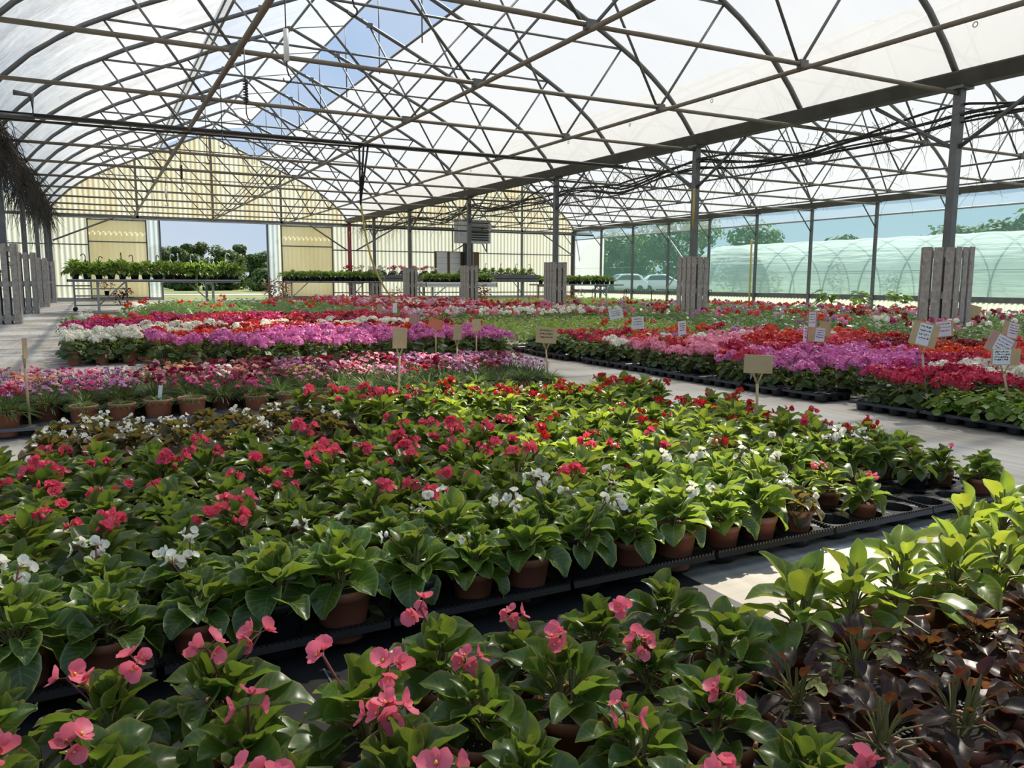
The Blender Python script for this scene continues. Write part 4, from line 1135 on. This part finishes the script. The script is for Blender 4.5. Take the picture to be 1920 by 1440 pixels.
# ------------------------------------------------------------------ benches
def bench(name, label, x0, x1, y0, y1, z, rim=.06, mat='steel_light', legs=None, low=True):
    t = thing(name, label, 'bench', ((x0 + x1) / 2, (y0 + y1) / 2, 0), 0, 'plant benches')
    cx, cy = (x0 + x1) / 2, (y0 + y1) / 2; w, d = x1 - x0, y1 - y0
    mb = MB(); mb.box((0, 0, z - .02), (w, d, .02))
    for s in (-1, 1): mb.box((0, s * (d / 2 - .012), z - .01), (w, .024, rim)); mb.box((s * (w / 2 - .012), 0, z - .01), (.024, d, rim))
    mb.obj('bench_top', M[mat], t, False)
    for lx in (legs or (-w / 2 + .35, w / 2 - .8)):
        for s in (-1, 1):
            mb = MB(); mb.box((lx, s * (d / 2 - .2), (z - .03) / 2), (.06, .06, z - .03)); mb.obj('leg', M['steel_light'], t, False)
        mb = MB(); mb.box((lx, 0, z - .07), (.05, d - .3, .05)); mb.obj('cross_bar', M['steel_light'], t, False)
        sx = 1 if lx < 0 else -1
        mb = MB(); mb.tube([(lx, -(d / 2 - .2), .22), (lx + sx * .62, -(d / 2 - .2), z - .05)], .018, 6); mb.obj('brace', M['steel_light'], t)
    return t
BF = [begonia_foliage(3000 + i, M['l_bench'], 60, (.09, .14), .55, .15, .26, z0=.12, up=.3) for i in range(4)]
BFS = [begonia_foliage(3010 + i, M['l_bench'], 30, (.06, .1), .62, .09, .12, z0=.12) for i in range(3)]
def hanger(mat, seed):
    r = random.Random(seed); mb = MB()
    for k in range(3): mb.tube([(.09 * cos(k * 2.09), .09 * sin(k * 2.09), .15), (.05 * cos(k * 2.09), .05 * sin(k * 2.09), .36), (.0, 0, .47)], .006, 4)
    mb.tube([(0, 0, .46)] + [(.045 - .045 * cos(a), 0, .53 + .05 * sin(a)) for a in [PI * q / 5 for q in range(6)]], .010, 5)
    return mb.mesh('hanger', [mat])
HB, HW = hanger(M['dark'], 1), hanger(M['whiteplastic'], 2)
bench('rolling_bench', 'long grey bench with leafy pots before the open doorway', -.6, 3.55, 22.4, 24.2, .855, .07, 'steel_light', (-1.4, 1.35))
for j in range(3):
    for i in range(15):
        x, y = -.42 + i * .275 + R.uniform(-.03, .03), 22.65 + j * .55
        parts = [('pot', POTB), ('foliage', R.choice(BF))]
        hg = None
        if j == 1 and i in (1, 2, 4, 5, 7): hg = HB
        if (j == 1 and i in (9, 10, 11)) or (j == 0 and i in (8, 12, 13)) or (j == 2 and i in (11, 12)): hg = HW
        if hg: parts.append(('hanger', hg))
        plant('leafy_pot_plant', x, y, .855, 'leafy plant %son the doorway bench, %s from left, %s row' % ('with %s hanger ' % ('black' if hg is HB else 'white') if hg else '', nth(i + 1), ['front', 'middle', 'back'][j]), 'pot plant', 'pot plants on the doorway bench', parts, None, R.uniform(1.05, 1.3))
def bench_row(x0, x1, y, z, n, rows, name, where, grp, fol, s=1.):
    for j in range(rows):
        for i in range(n):
            plant(name, x0 + (x1 - x0) * (i + .5) / n + R.uniform(-.04, .04), y + j * .42, z, 'small pot plant on %s, %s from left, %s row' % (where, nth(i + 1), ['front', 'back'][j]), 'pot plant', grp, [('pot', POTB), ('foliage', R.choice(fol))], None, s * R.uniform(1.25, 1.5))
bench('plant_bench', 'grey bench of small leafy pots right of the doorway', 6.35, 10.3, 30.6, 32.0, .83)
bench_row(6.45, 10.25, 30.85, .83, 17, 2, 'leafy_pot_plant', 'the bench right of the doorway', 'pots on the bench right of the doorway', BFS, 1.15)
bench('plant_bench', 'bench with a deep white rim between two valley posts', 11.4, 14.5, 28.7, 30.0, .74, .2, 'whiteplastic')
bench_row(11.5, 14.4, 28.95, .76, 14, 2, 'leafy_pot_plant', 'the white-rimmed bench', 'pots on the white-rimmed bench', BFS, 1.15)
bench('plant_bench', 'grey bench in the far corner beside the netting', 17.1, 21.3, 29.4, 30.7, .74)
bench_row(17.2, 20.9, 29.6, .74, 15, 2, 'leafy_pot_plant', 'the far corner bench', 'pots on the far corner bench', BFS, 1.1)
bench('trough_bench', 'deep dark grey trough bench under the fan heater', 14.6, 18.8, 32.7, 33.6, 1.02, .34, 'steel')
bench('plant_shelf', 'grey shelf bench holding white planters behind the benches', 9.6, 14.0, 33.4, 34.3, 1.0, .3, 'steel')
for i in range(10):
    x = 14.9 + i * .4; lm = i in (5, 7, 8)
    parts = [('pot', POTL if lm else POTB), ('foliage', R.choice(BF))]
    if i % 2: parts.append(('hanger', HB))
    plant('tall_pot_plant', x, 33.1, 1.03, '%s pot plant on the grey trough bench, %s from the left' % ('lime potted' if lm else 'black potted', nth(i + 1)), 'pot plant', 'pots on the trough bench', parts, None, 1.15)
for i in range(9):
    x = 9.8 + i * .5; c = ['crimson', 'white', 'yellow', 'yellow', 'magenta', 'palepink', 'coralpel', 'palepink', 'peach'][i]
    o = plant('white_planter', x, 33.7, 1.02, '%s flowers in a white planter on the grey shelf, %s from the left' % ({'crimson': 'Crimson', 'white': 'White', 'yellow': 'Yellow', 'magenta': 'Magenta', 'palepink': 'Pale pink', 'coralpel': 'Coral', 'peach': 'Peach'}[c], nth(i + 1)), 'planter', 'white planters on the shelf', [('pot', POTW), ('foliage', R.choice(PF))], None, 1.7)
    inst('flower_heads', (PFH[c] if c in PFH else PFH['white'])[0], o)
# shelf trolley at the left bench
t = thing('shelf_trolley', 'grey wheeled shelf trolley under the left end of the bench', 'trolley', (.15, 24.9, 0), 0)
for sx in (-.65, .65):
    for sy in (-.28, .28):
        mb = MB(); mb.box((sx, sy, .5), (.04, .04, .78)); p = mb.obj('upright', M['steel_light'], t, False)
        mb = MB(); mb.lathe([(.001, -.02), (.055, -.02), (.06, 0), (.055, .02), (.001, .02)], 12); wv = [(v[0], v[2], v[1] + .06) for v in mb.v]; mb.v = [(a + sx, b + sy, c) for a, b, c in wv]; mb.obj('caster', M['tyre'], p)
for z in (.16, .42, .62):
    mb = MB(); mb.box((0, 0, z), (1.3, .56, .03)); mb.obj('shelf', M['steel_light'], t, False)
def bush(name, label, x, y, z, rad, mat, seed, cat='pot plant', pot=POTB, sq=1., n=170, lr=.05, fl=None, group=None):
    r = random.Random(seed); t = thing(name, label, cat, (x, y, z), 0, group)
    if pot: inst('pot', pot, t)
    mb = MB()
    for i in range(n):
        d = Vector((r.gauss(0, 1), r.gauss(0, 1), r.gauss(0, 1))).normalized(); p = Vector((d.x, d.y, d.z * sq)) * rad * r.uniform(.45, 1.05) + Vector((0, 0, .13 + rad * sq))
        mb.leaf(p, math.atan2(d.y, d.x) + r.uniform(-.6, .6), r.uniform(-.6, .8), lr * r.uniform(.8, 1.5), lr * .8, .6, .2, .02, 3, r.uniform(-.5, .5), 0, 3, 2, .1)
    mb.obj('foliage', M[mat], t)
    if fl:
        mb = MB()
        for i in range(14):
            d = Vector((r.gauss(0, 1), r.gauss(0, 1), abs(r.gauss(0, 1)))).normalized(); pel_head(mb, r, d * rad + Vector((0, 0, .13 + rad * sq)), .04, 10)
        mb.obj('flower_heads', PET[fl], t)
    return t
bush('dark_trailing_plant', 'dark red-leaved round plant under the doorway bench', .66, 23.2, 0, .27, 'l_dark', 61, fl='coralpel')
bush('rust_leaved_plant', 'rust coloured plant on the trolley shelf under the bench', .3, 24.9, .435, .2, 'l_rust', 62, n=110)
bush('rust_leaved_plant', 'tall rust and green plant at the corner below the right door', 5.2, 26.0, .0, .42, 'l_rust', 63, n=260, lr=.08, fl='peach')
bush('yellow_green_shrub', 'yellow-green shrub between two sleeves under the benches', 9.8, 27.6, 0, .3, 'l_rust', 64)
bush('yellow_green_shrub', 'red and green shrub right of the third sleeve from the gable wall', 12.9, 26.9, 0, .36, 'l_rust', 65, n=220, lr=.08)
bush('yellow_green_shrub', 'small rust shrub left of the fourth sleeve from the gable wall', 14.6, 22.9, 0, .3, 'l_rust', 66)
for i in range(4):
    bush('broad_leaved_plant', 'broad-leaved plant at the netting foot, %s of four from the gable side' % nth(4 - i), 20.2 + .3 * i, 17.2 - 1.0 * i, 0, .26, 'l_bench', 70 + i, n=26, lr=.2, group='broad-leaved plants by the netting')
for i in range(7):
    mb = MB(); mb.tube([(0, 0, 0), (0, 0, .52)] + [(.06 - .06 * cos(a), 0, .52 + .08 * sin(a)) for a in [PI * q / 6 for q in range(7)]], .014, 5)
    x, y = [(17.2, 25.8), (18.6, 25.5), (16.4, 22.6), (17.6, 22.6), (18.9, 22.6), (20.1, 22.4), (13.9, 23.6)][i]
    tag(mb.obj('hook_stake', M['dark'], None, True, (x, y, 0)), 'black shepherd hook standing in the yellow-green bed, %s of seven' % nth(i + 1), 'hook', 'black hooks in the yellow-green bed')

# ------------------------------------------------------------------ things on the gable wall
t = thing('notice_board', 'brown notice board with paper sheets on the gable wall', 'notice board', (16.55, YB - .2, 1.65), 0)
mb = MB(); mb.box((0, 0, 0), (2.5, .05, 1.45)); mb.obj('backing', M['board'], t, False)
for cx, rows in ((-.85, 4), (-.12, 5), (.62, 4)):
    for q in range(rows):
        mb = MB(); mb.box((cx, -.035, .55 - q * .29), (.58, .01, .28)); mb.obj('paper_sheet', M['paper'], t, False)
t = thing('fan_heater', 'grey louvred fan heater hanging on the gable wall', 'heater', (17.0, YB - 1.1, 3.35), 0)
mb = MB(); mb.box((0, 0, 0), (1.7, .7, 1.15)); mb.obj('casing', M['greybox'], t, False)
for q in range(8):
    mb = MB(); mb.box((.25, -.37, .42 - q * .12), (.95, .05, .05), 0, Matrix.Rotation(.5, 3, 'X')); mb.obj('louvre', M['dark'], t, False)
for sx in (-.95, .95):
    mb = MB(); mb.tube([(sx, .3, .3), (sx, .3, -1.0), (sx * .5, -.2, -.62)], .04, 4); mb.obj('bracket', M['steel'], t)
mb = MB(); mb.box((0, 0, 2), (.42, .3, 4.0)); tag(mb.obj('flue_duct', M['dark'], None, False, (17.05, YB - .45, 0)), 'black flue duct rising below the fan heater', 'duct')
pipe('red_standpipe', [(XV - .15, YB - .5, 0), (XV - .15, YB - .5, 3.2)], .06, M['redpaint'], 'dark red standpipe where the valley meets the gable wall', 'pipe')

# ------------------------------------------------------------------ pipes, hose, cables, hanging hooks
YP = 15.0
pipe('water_pipe', [(XL + .1, YP, 3.46), (XV - .2, YP, 3.46)], .032, M['black_hose'], 'thick black water pipe slung under a tie bar', 'pipe')
pipe('water_pipe', [(XL + .1, YP - .12, 3.4), (-.7, YP - .12, 3.4), (-.7, YP - .12, 3.74), (-.95, YP - .12, 3.76)], .042, M['steel'], 'elbowed grey pipe joint at the left gutter', 'pipe')
pipe('water_pipe', [(XL + .1, YP + .1, 3.38), (4.7, YP + .1, 3.42)], .022, M['black_hose'], 'thinner black pipe beside the thick water pipe', 'pipe')
for k in range(3):
    pipe('drop_pipe', [(4.62 + .09 * k, YP, 3.46), (4.72, YP + .3, 2.35 + .03 * k)], .02, M['black_hose'], 'black drop pipe feeding the hanging hose, %s of three' % nth(k + 1), 'pipe', 'drop pipes above the hose')
pts = []
for i in range(25):
    q = i / 24
    pts.append((4.72 + .25 * q + .55 * q ** 4, 15.3 + .1 * q, 2.4 - 2.05 * q + .12 * sin(PI * q)))
pipe('garden_hose', pts, .02, M['hose_yellow'], 'yellow hose hanging down into the flower beds', 'hose')
pipe('water_pipe', [(XV + .1, Y0 + 10.2 * SP, 3.3), (XR - .2, Y0 + 10.2 * SP, 3.3)], .04, M['black_hose'], 'dark pipe crossing the netted span before the gable wall', 'pipe')
pipe('yellow_standpipe', [(XR - .25, Y0 + 6.02 * SP, 0), (XR - .25, Y0 + 6.02 * SP, 2.6)], .035, M['hose_yellow'], 'yellow pipe standing against the netting wall', 'pipe')
pipe('yellow_level_strip', [(XV - .1, Y0 + 2 * SP - .08, 1.95), (XV - .1, Y0 + 2 * SP - .08, 2.75)], .03, M['hose_yellow'], 'yellow strip on the second nearest valley post', 'strip', n=4)
r5 = random.Random(55)
for c in range(5):
    pts = []; a, b, ph = r5.uniform(-.12, .16), r5.uniform(.05, .13), r5.uniform(0, 6)
    for i in range(110):
        y = 4.2 + i * .29
        k = abs(((y - Y0) / SP) % 2 - 1)
        pts.append((XV + .08 + a + .07 * sin(y * .9 + ph), y, 3.36 - .05 * c - b * (1 - k) * 2.2 + .05 * sin(y * 1.7 + ph)))
    pipe('black_cable', pts, [.02, .024, .018, .022, .016][c], M['black_hose'], 'wavy black irrigation cable under the valley gutter, %s from the top' % nth(c + 1), 'cable', 'cables along the valley gutter', 6)
def coil(r, h, n, turns, tr, z0):
    pts = [(r * cos(2 * PI * turns * i / n), r * sin(2 * PI * turns * i / n), z0 - h * i / n) for i in range(n + 1)]
    mb = MB(); mb.tube(pts, tr, 5); return mb
for i, (y, kind) in enumerate(((5.35, 's'), (7.35, 'w'), (9.46, 's'), (11.34, 'n'), (12.95, 'n'), (16.85, 's'), (20.6, 'w'), (24.5, 'n'))):
    t = thing('hanging_hook', 'hook hanging from the left long pipe on a %s, %s from the near end' % ({'s': 'black spring', 'w': 'white weight', 'n': 'plain cord'}[kind], nth(i + 1)), 'hook', (1.62, y, 3.44), 0, 'hooks hanging from the long pipe')
    mb = MB(); mb.tube([(0, 0, 0), (0, 0, -.62)], .006, 5); mb.obj('cord', M['black_hose'], t)
    if kind == 's': coil(.022, .26, 96, 9, .009, -.36).obj('spring', M['black_hose'], t)
    if kind == 'w':
        mb = MB(); mb.lathe([(.001, -.65), (.024, -.65), (.024, -.38), (.001, -.38)], 10); mb.obj('weight', M['whiteplastic'], t)
    mb = MB(); mb.tube([(0, 0, -.62), (0, 0, -.72), (.012, 0, -.76)] + [(.035 * sin(a), 0, -.80 + .035 * cos(a)) for a in [.3 + q * .75 for q in range(7)]], .007, 5); mb.obj('hook', M['dark'], t)
for i, y in enumerate((5.06, 8.83, 10.76, 12.64, 14.7, 16.9)):
    mb = MB(); mb.tube([(0, .025 * cos(a), -.03 + .025 * sin(a)) for a in [PI * q / 5 for q in range(11)]], .005, 4)
    tag(mb.obj('pipe_ring', M['steel'], None, True, (XL + 9.36, y, ZC - .09)), 'small steel ring under the right long pipe, %s from the near end' % nth(i + 1), 'ring', 'rings under the long pipe')
# dead vines
def vines(name, label, x, ya, yb, zt, n, seed, lo, hi, spread, mats, r0=.0045):
    r = random.Random(seed); mb = MB()
    for i in range(n):
        y = r.uniform(ya, yb); px = x + r.gauss(0, spread); L = r.uniform(lo, hi) * (.4 + .6 * r.random())
        z = zt + r.uniform(-.12, .1); pts = []; dx, dy = r.gauss(0, .25), r.gauss(0, .45)
        for k in range(6):
            q = k / 5; pts.append((px + dx * q + .05 * sin(q * 5 + i), y + dy * q + .05 * cos(q * 4 + i * 2), z - L * q ** 1.2))
        mb.tube(pts, [r0, r0, r0 * .9, r0 * .8, r0 * .6, r0 * .4], 3, r.randrange(len(mats)), False)
    o = mb.obj(name, [M[m] for m in mats])
    return tag(o, label, 'vine', None, 'stuff')
vines('dead_vine_tangle', 'dried vines hanging along the left gutter and posts', XL, 14.5, YB - .6, 3.6, 800, 91, .3, 1.0, .15, ['vine', 'vinedark'], .008)
for i, k in enumerate(LK):
    if k < 4: continue
    vines('dead_vine_bundle', 'thick bundle of dead vine round the %s left post from the gable wall' % nth(len(LK) - i), XL, Y0 + k * SP - .16, Y0 + k * SP + .16, 3.6, 120, 95 + i, .9, 1.9, .1, ['vine', 'vinedark'], .010)
vines('dead_vine_tangle', 'thin dried vines dangling from the valley gutter cables', XV + .1, 4.5, YB - 1, 3.3, 520, 92, .4, 1.25, .3, ['vine'], .0045)
vines('dead_vine_tangle', 'a few dried vines dangling over the netted span', XV + 6.5, 9, 24, 3.5, 60, 93, .4, 1.1, 3.0, ['vine'], .005)

# ------------------------------------------------------------------ outside
def tree(name, label, x, y, h, rad, seed, mat='l_tree', trunk=True, n=2300, lr=.3, group='trees outside', sq=1., z0=0.):
    r = random.Random(seed); t = thing(name, label, 'tree', (x, y, z0), 0, group)
    if trunk:
        mb = MB(); mb.tube([(0, 0, -.1), (.1, .05, h * .3), (0, 0, h * .7)], [h * .03, h * .022, h * .01], 7); mb.obj('trunk', M['bark'], t)
    mb = MB(); cl = []
    for i in range(26):
        a = r.uniform(0, 6.28); q = rad * r.uniform(.1, .62); zz = h * r.uniform(.1, .84)
        tap = 1.1 - .6 * max(0, zz / h - .4)
        cl.append((q * cos(a) * tap, q * sin(a) * tap, zz, rad * r.uniform(.2, .42)))
    for i in range(n):
        cx, cy, cz, cr = cl[i % 26]
        d = Vector((r.gauss(0, 1), r.gauss(0, 1), r.gauss(0, 1))).normalized(); p = Vector((cx, cy, cz)) + Vector((d.x, d.y, d.z * .75 * sq)) * cr * r.uniform(.75, 1.08)
        if p.z < .02: p.z = .05
        d2 = (d + Vector((r.uniform(-.6, .6), r.uniform(-.6, .6), r.uniform(-.2, .8)))).normalized(); u = d2.orthogonal().normalized(); u = Matrix.Rotation(r.uniform(0, 6.28), 3, d2) @ u; v = d2.cross(u); s = lr * r.uniform(.6, 1.3)
        mb.add([p - u * s, p - v * s * .7, p + u * s, p + v * s * .7], [(0, 1, 2, 3)], 0, [(0, .5), (.5, .1), (1, .5), (.5, .9)])
    mb.obj('foliage', M[mat], t, False)
    return t
for i, (x, y, h, rad, mt, lb) in enumerate((
    (5.4, 84, 5.6, 2.0, 'l_tree', 'dark tree at the left edge of the doorway view'),
    (7.6, 90, 5.9, 2.4, 'l_tree', 'rounded dark tree, second from the left through the doorway'),
    (9.9, 92, 7.4, 2.5, 'l_tree', 'tallest dark tree in the doorway view'),
    (11.2, 80, 5.3, 2.6, 'l_tree', 'broad mid-green tree in the middle of the doorway view'),
    (13.6, 88, 6.2, 2.1, 'l_tree', 'dark tree right of the doorway middle'),
    (15.4, 86, 4.9, 2.3, 'l_treeb', 'pale green tree towards the right of the doorway view'),
    (13.3, 62, 6.0, 1.3, 'l_treeb', 'light loose-leaved tree at the right edge of the doorway'),
    (8.9, 86, 4.6, 2.3, 'l_tree', 'mid-height dark tree just left of the tallest one'),
    (12.3, 90, 5.0, 2.2, 'l_tree', 'dark tree between the broad tree and the doorway right half'),
    (12.6, 68, 2.0, 2.2, 'l_treeb', 'low pale shrub before the doorway trees'),
    (9.6, 74, 2.2, 2.6, 'l_tree', 'low dark thicket before the doorway trees'),
    (6.6, 72, 1.9, 2.0, 'l_treeb', 'low bush at the left of the doorway view'),
    (14.6, 72, 2.4, 2.0, 'l_treeb', 'low leafy bush at the right of the doorway view'))):
    tree('field_tree' if h > 3 else 'field_bush', lb, x, y, h * .84, rad * .85, 400 + i, mt, h > 3, 5500, .13)
for i, (x, y, h, rad, lb) in enumerate((
    (58, 80, 7.4, 6, 'big tree behind the parked cars, left one'), (58, 70, 8.4, 6.5, 'biggest tree beyond the netting, behind the right car'), (60, 60, 7.4, 5, 'tree beyond the netting just left of the polytunnel'),
    (62, 90, 6.8, 6, 'tree at the far left end beyond the netting'), (62, 51, 5.3, 4, 'distant tree top over the polytunnel middle'), (64, 42, 5.6, 4.5, 'distant tree over the polytunnel right of the post'), (62, 34, 6.4, 5.5, 'bushy tree over the polytunnel at the far right'), (64, 29, 6.6, 5.0, 'tree over the polytunnel at the picture edge'))):
    tree('hedge_tree', lb, x, y, h, rad, 430 + i, 'l_tree', True, 5000, .26, 'trees beyond the netting')
bush('olive_bush', 'grey-green bush outside the left corner of the gable wall', -3.4, YB - 2.2, 0, .9, 'l_rose', 81, 'bush', None, 1.35, 320, .1)
mb = MB(); r = random.Random(8); n = 14
vs = [(0, 0, .62)]
for ring in range(3):
    for k in range(n): a = 2 * PI * k / n; q = (ring + 1) * .62; vs.append((q * 1.5 * cos(a) * r.uniform(.85, 1.15), q * sin(a) * r.uniform(.85, 1.15), [.5, .28, -.02][ring] * r.uniform(.7, 1.3)))
fs = [(0, 1 + k, 1 + (k + 1) % n) for k in range(n)] + [(1 + q * n + k, 1 + (q + 1) * n + k, 1 + (q + 1) * n + (k + 1) % n, 1 + q * n + (k + 1) % n) for q in range(2) for k in range(n)]
mb.add(vs, fs); tag(mb.obj('dirt_heap', M['soil'], None, True, (14.6, 66, 0)), 'dark heap of earth on the meadow outside the doorway', 'dirt heap')
# polytunnel
TX, TR, TY0, TY1 = 31.2, 3.1, 6., 33.2
t = thing('polytunnel', 'white plastic polytunnel outside the green netting', 'polytunnel', (TX, (TY0 + TY1) / 2, 0), 0)
mb = MB(); vs = []; ny, na = 60, 20
for j in range(ny + 1):
    y = TY0 + (TY1 - TY0) * j / ny - (TY0 + TY1) / 2; ph = (j / ny * 15) % 1
    for i in range(na + 1):
        a = PI * i / na; q = TR - .04 * sin(PI * ph); vs.append((-q * cos(a) * 1.03, y, q * .93 * sin(a) ** .85))
mb.add(vs, [(j * (na + 1) + i, j * (na + 1) + i + 1, (j + 1) * (na + 1) + i + 1, (j + 1) * (na + 1) + i) for j in range(ny) for i in range(na)])
mb.obj('cover', M['tunnel'], t)
for j in range(16):
    y = TY0 + (TY1 - TY0) * j / 15 - (TY0 + TY1) / 2
    mb = MB(); mb.tube([(-(TR - .06) * 1.03 * cos(PI * i / 24), y, (TR - .06) * .93 * sin(PI * i / 24) ** .85) for i in range(25)], .035, 6); mb.obj('hoop', M['steel'], t)
for s in (-1, 1):
    mb = MB(); mb.tube([(s * TR * .9, TY0 - (TY0 + TY1) / 2, 1.35), (s * TR * .9, TY1 - (TY0 + TY1) / 2, 1.35)], .02, 5); mb.obj('side_rail', M['steel'], t)
for i, (x, y, h) in enumerate(((30.4, 29.2, 1.4), (30.6, 25.6, 2.0), (30.5, 22.5, 1.3), (30.8, 19.6, 2.2), (30.6, 31.2, 1.2))):
    bush('tunnel_crop', 'brownish plant inside the polytunnel, %s from its far end' % nth([2, 3, 4, 5, 1][i]), x, y, 0, .42, 'l_rust', 85 + i, 'plant', None, h / .84, 220, .12, None, 'plants inside the polytunnel')
# parked cars seen through the netting
def car(x, y, rz, label, est):
    t = thing('car', label, 'car', (x, y, 0), rz, 'parked cars outside')
    prof = [(-2.0, .35), (-2.02, .7), (-1.95, .95), (-1.75, 1.0), (-1.45, 1.42), (-1.1, 1.53), (-.2, 1.56), (.35, 1.5), (1.05, 1.02), (1.75, .88), (2.0, .72), (2.05, .4), (1.9, .28), (-1.9, .28)] if est else \
           [(-2.0, .35), (-2.05, .72), (-1.9, 1.0), (-1.6, 1.1), (-1.1, 1.48), (-.4, 1.56), (.2, 1.52), (1.0, 1.05), (1.7, .92), (2.0, .72), (2.05, .4), (1.9, .28), (-1.9, .28)]
    n = len(prof); mb = MB()
    rows = []
    for w, sc_ in ((-.84, .94), (-.8, 1.), (.8, 1.), (.84, .94)):
        for (a, z) in prof: rows.append((a * (sc_ if abs(w) > .81 else 1), w * (1 - .16 * max(0, z - .95) / .6), z if abs(w) < .81 else .28 + (z - .28) * .97))
    fs = []
    for q in range(3):
        for k in range(n): fs.append((q * n + k, q * n + (k + 1) % n, (q + 1) * n + (k + 1) % n, (q + 1) * n + k))
    mb.add(rows, fs + [tuple(range(n))[::-1], tuple(3 * n + k for k in range(n))]); mb.obj('body', M['carwhite'], t)
    for s in (-1, 1):
        mb = MB(); g = [(-1.42, 1.04), (-1.2, 1.38), (-.15, 1.43), (.3, 1.38), (.85, 1.04)]; mb.add([(a, s * (.83 - .13 * max(0, z - .95)), z) for a, z in g], [tuple(range(5))]); mb.obj('side_window', M['carglass'], t, False)
    mb = MB(); mb.add([(.42, -.66, 1.49), (.42, .66, 1.49), (1.06, .74, 1.05), (1.06, -.74, 1.05)], [(0, 1, 2, 3)]); mb.obj('windscreen', M['carglass'], t, False)
    mb = MB(); mb.add([(-1.5, -.64, 1.42), (-1.5, .64, 1.42), (-1.8, .72, 1.04), (-1.8, -.72, 1.04)], [(0, 1, 2, 3)]); mb.obj('rear_window', M['carglass'], t, False)
    for a in (-1.3, 1.3):
        for s in (-1, 1):
            mb = MB(); mb.lathe([(.001, -.1), (.27, -.1), (.31, -.06), (.31, .06), (.27, .1), (.001, .1)], 16); mb.v = [(v[0] + a, v[2] + s * .76, v[1] + .31) for v in mb.v]; mb.obj('wheel', M['tyre'], t)
car(39.6, 54.9, 2.9, 'white car parked outside the netting, left of the two', True)
car(43.2, 54.0, -.5, 'white car parked outside the netting, right of the two', False)
# fallen blossoms on the floor
for i, (x, y, c, lb) in enumerate(((1.42, 1.47, 'white', 'white begonia blossom fallen on the dark aisle'), (4.32, 3.3, 'crimson', 'crimson petals fallen on the pale walkway'), (1.36, 1.43, 'white', 'tiny white petal beside the fallen blossom'))):
    mb = MB(); r = random.Random(i); begonia_flower(mb, (0, 0, .012), (.2, .1, 1), .03 if i < 2 else .014, r); tag(mb.obj('fallen_blossom', [PET[c], M['stem'], M['yellow']], None, True, (x, y, 0)), lb, 'blossom')

# ------------------------------------------------------------------ camera, light, world
cam = bpy.data.cameras.new('camera'); co = bpy.data.objects.new('camera', cam); COL.objects.link(co)
co.location = (0, 0, .86)
co.matrix_world = Matrix.Translation((0, 0, .86)) @ Matrix.Rotation(-YAW, 4, 'Z') @ Matrix.Rotation(PI / 2 - PIT, 4, 'X') @ Matrix.Rotation(ROL, 4, 'Z')
cam.sensor_fit = 'HORIZONTAL'; cam.sensor_width = 36.; cam.lens = F * 36. / 1920.; cam.clip_start = .05; cam.clip_end = 600
sc.camera = co
SAZ, SEL = math.radians(63), math.radians(53)          # sun azimuth measured from +Y towards +X
sd = Vector((sin(SAZ) * cos(SEL), cos(SAZ) * cos(SEL), sin(SEL)))
sl = bpy.data.lights.new('sun', 'SUN'); so = bpy.data.objects.new('sun', sl); COL.objects.link(so)
sl.energy = 9.; sl.angle = math.radians(1.2); sl.color = (1, .93, .81)
so.rotation_euler = (-sd).to_track_quat('-Z', 'Y').to_euler(); so.location = sd * 50
w = bpy.data.worlds.new('world'); sc.world = w; w.use_nodes = True
nt = w.node_tree; nt.nodes.clear()
tc = nt.nodes.new('ShaderNodeTexCoord'); sx = nt.nodes.new('ShaderNodeSeparateXYZ'); nt.links.new(tc.outputs['Generated'], sx.inputs[0])
rp = nt.nodes.new('ShaderNodeValToRGB'); nt.links.new(sx.outputs[2], rp.inputs[0])
el = rp.color_ramp.elements
el[0].position = 0.; el[0].color = (.62, .74, .88, 1); el[1].position = .75; el[1].color = (.32, .52, .88, 1)
e = el.new(.22); e.color = (.50, .67, .93, 1)
no = nt.nodes.new('ShaderNodeTexNoise'); no.inputs['Scale'].default_value = 3.; no.inputs['Detail'].default_value = 6.; nt.links.new(tc.outputs['Generated'], no.inputs['Vector'])
mr = nt.nodes.new('ShaderNodeMapRange'); mr.inputs['From Min'].default_value = .48; mr.inputs['From Max'].default_value = .75; mr.inputs['To Max'].default_value = .7; nt.links.new(no.outputs['Fac'], mr.inputs['Value'])
mc_ = nt.nodes.new('ShaderNodeMix'); mc_.data_type = 'RGBA'; mc_.inputs['B'].default_value = (.85, .87, .9, 1); nt.links.new(mr.outputs[0], mc_.inputs['Factor']); nt.links.new(rp.outputs[0], mc_.inputs['A'])
bg = nt.nodes.new('ShaderNodeBackground'); bg.inputs['Strength'].default_value = .92
wo = nt.nodes.new('ShaderNodeOutputWorld')
nt.links.new(mc_.outputs['Result'], bg.inputs[0]); nt.links.new(bg.outputs[0], wo.inputs[0])
vs = sc.view_settings; vs.view_transform = 'Standard'; vs.look = 'None'; vs.gamma = 1; vs.use_curve_mapping = False; vs.exposure = .0
sc.cycles.max_bounces = 8; sc.cycles.diffuse_bounces = 3; sc.cycles.glossy_bounces = 2; sc.cycles.transmission_bounces = 4; sc.cycles.transparent_max_bounces = 10
sc.cycles.caustics_reflective = False; sc.cycles.caustics_refractive = False
sc.cycles.sample_clamp_indirect = 6.
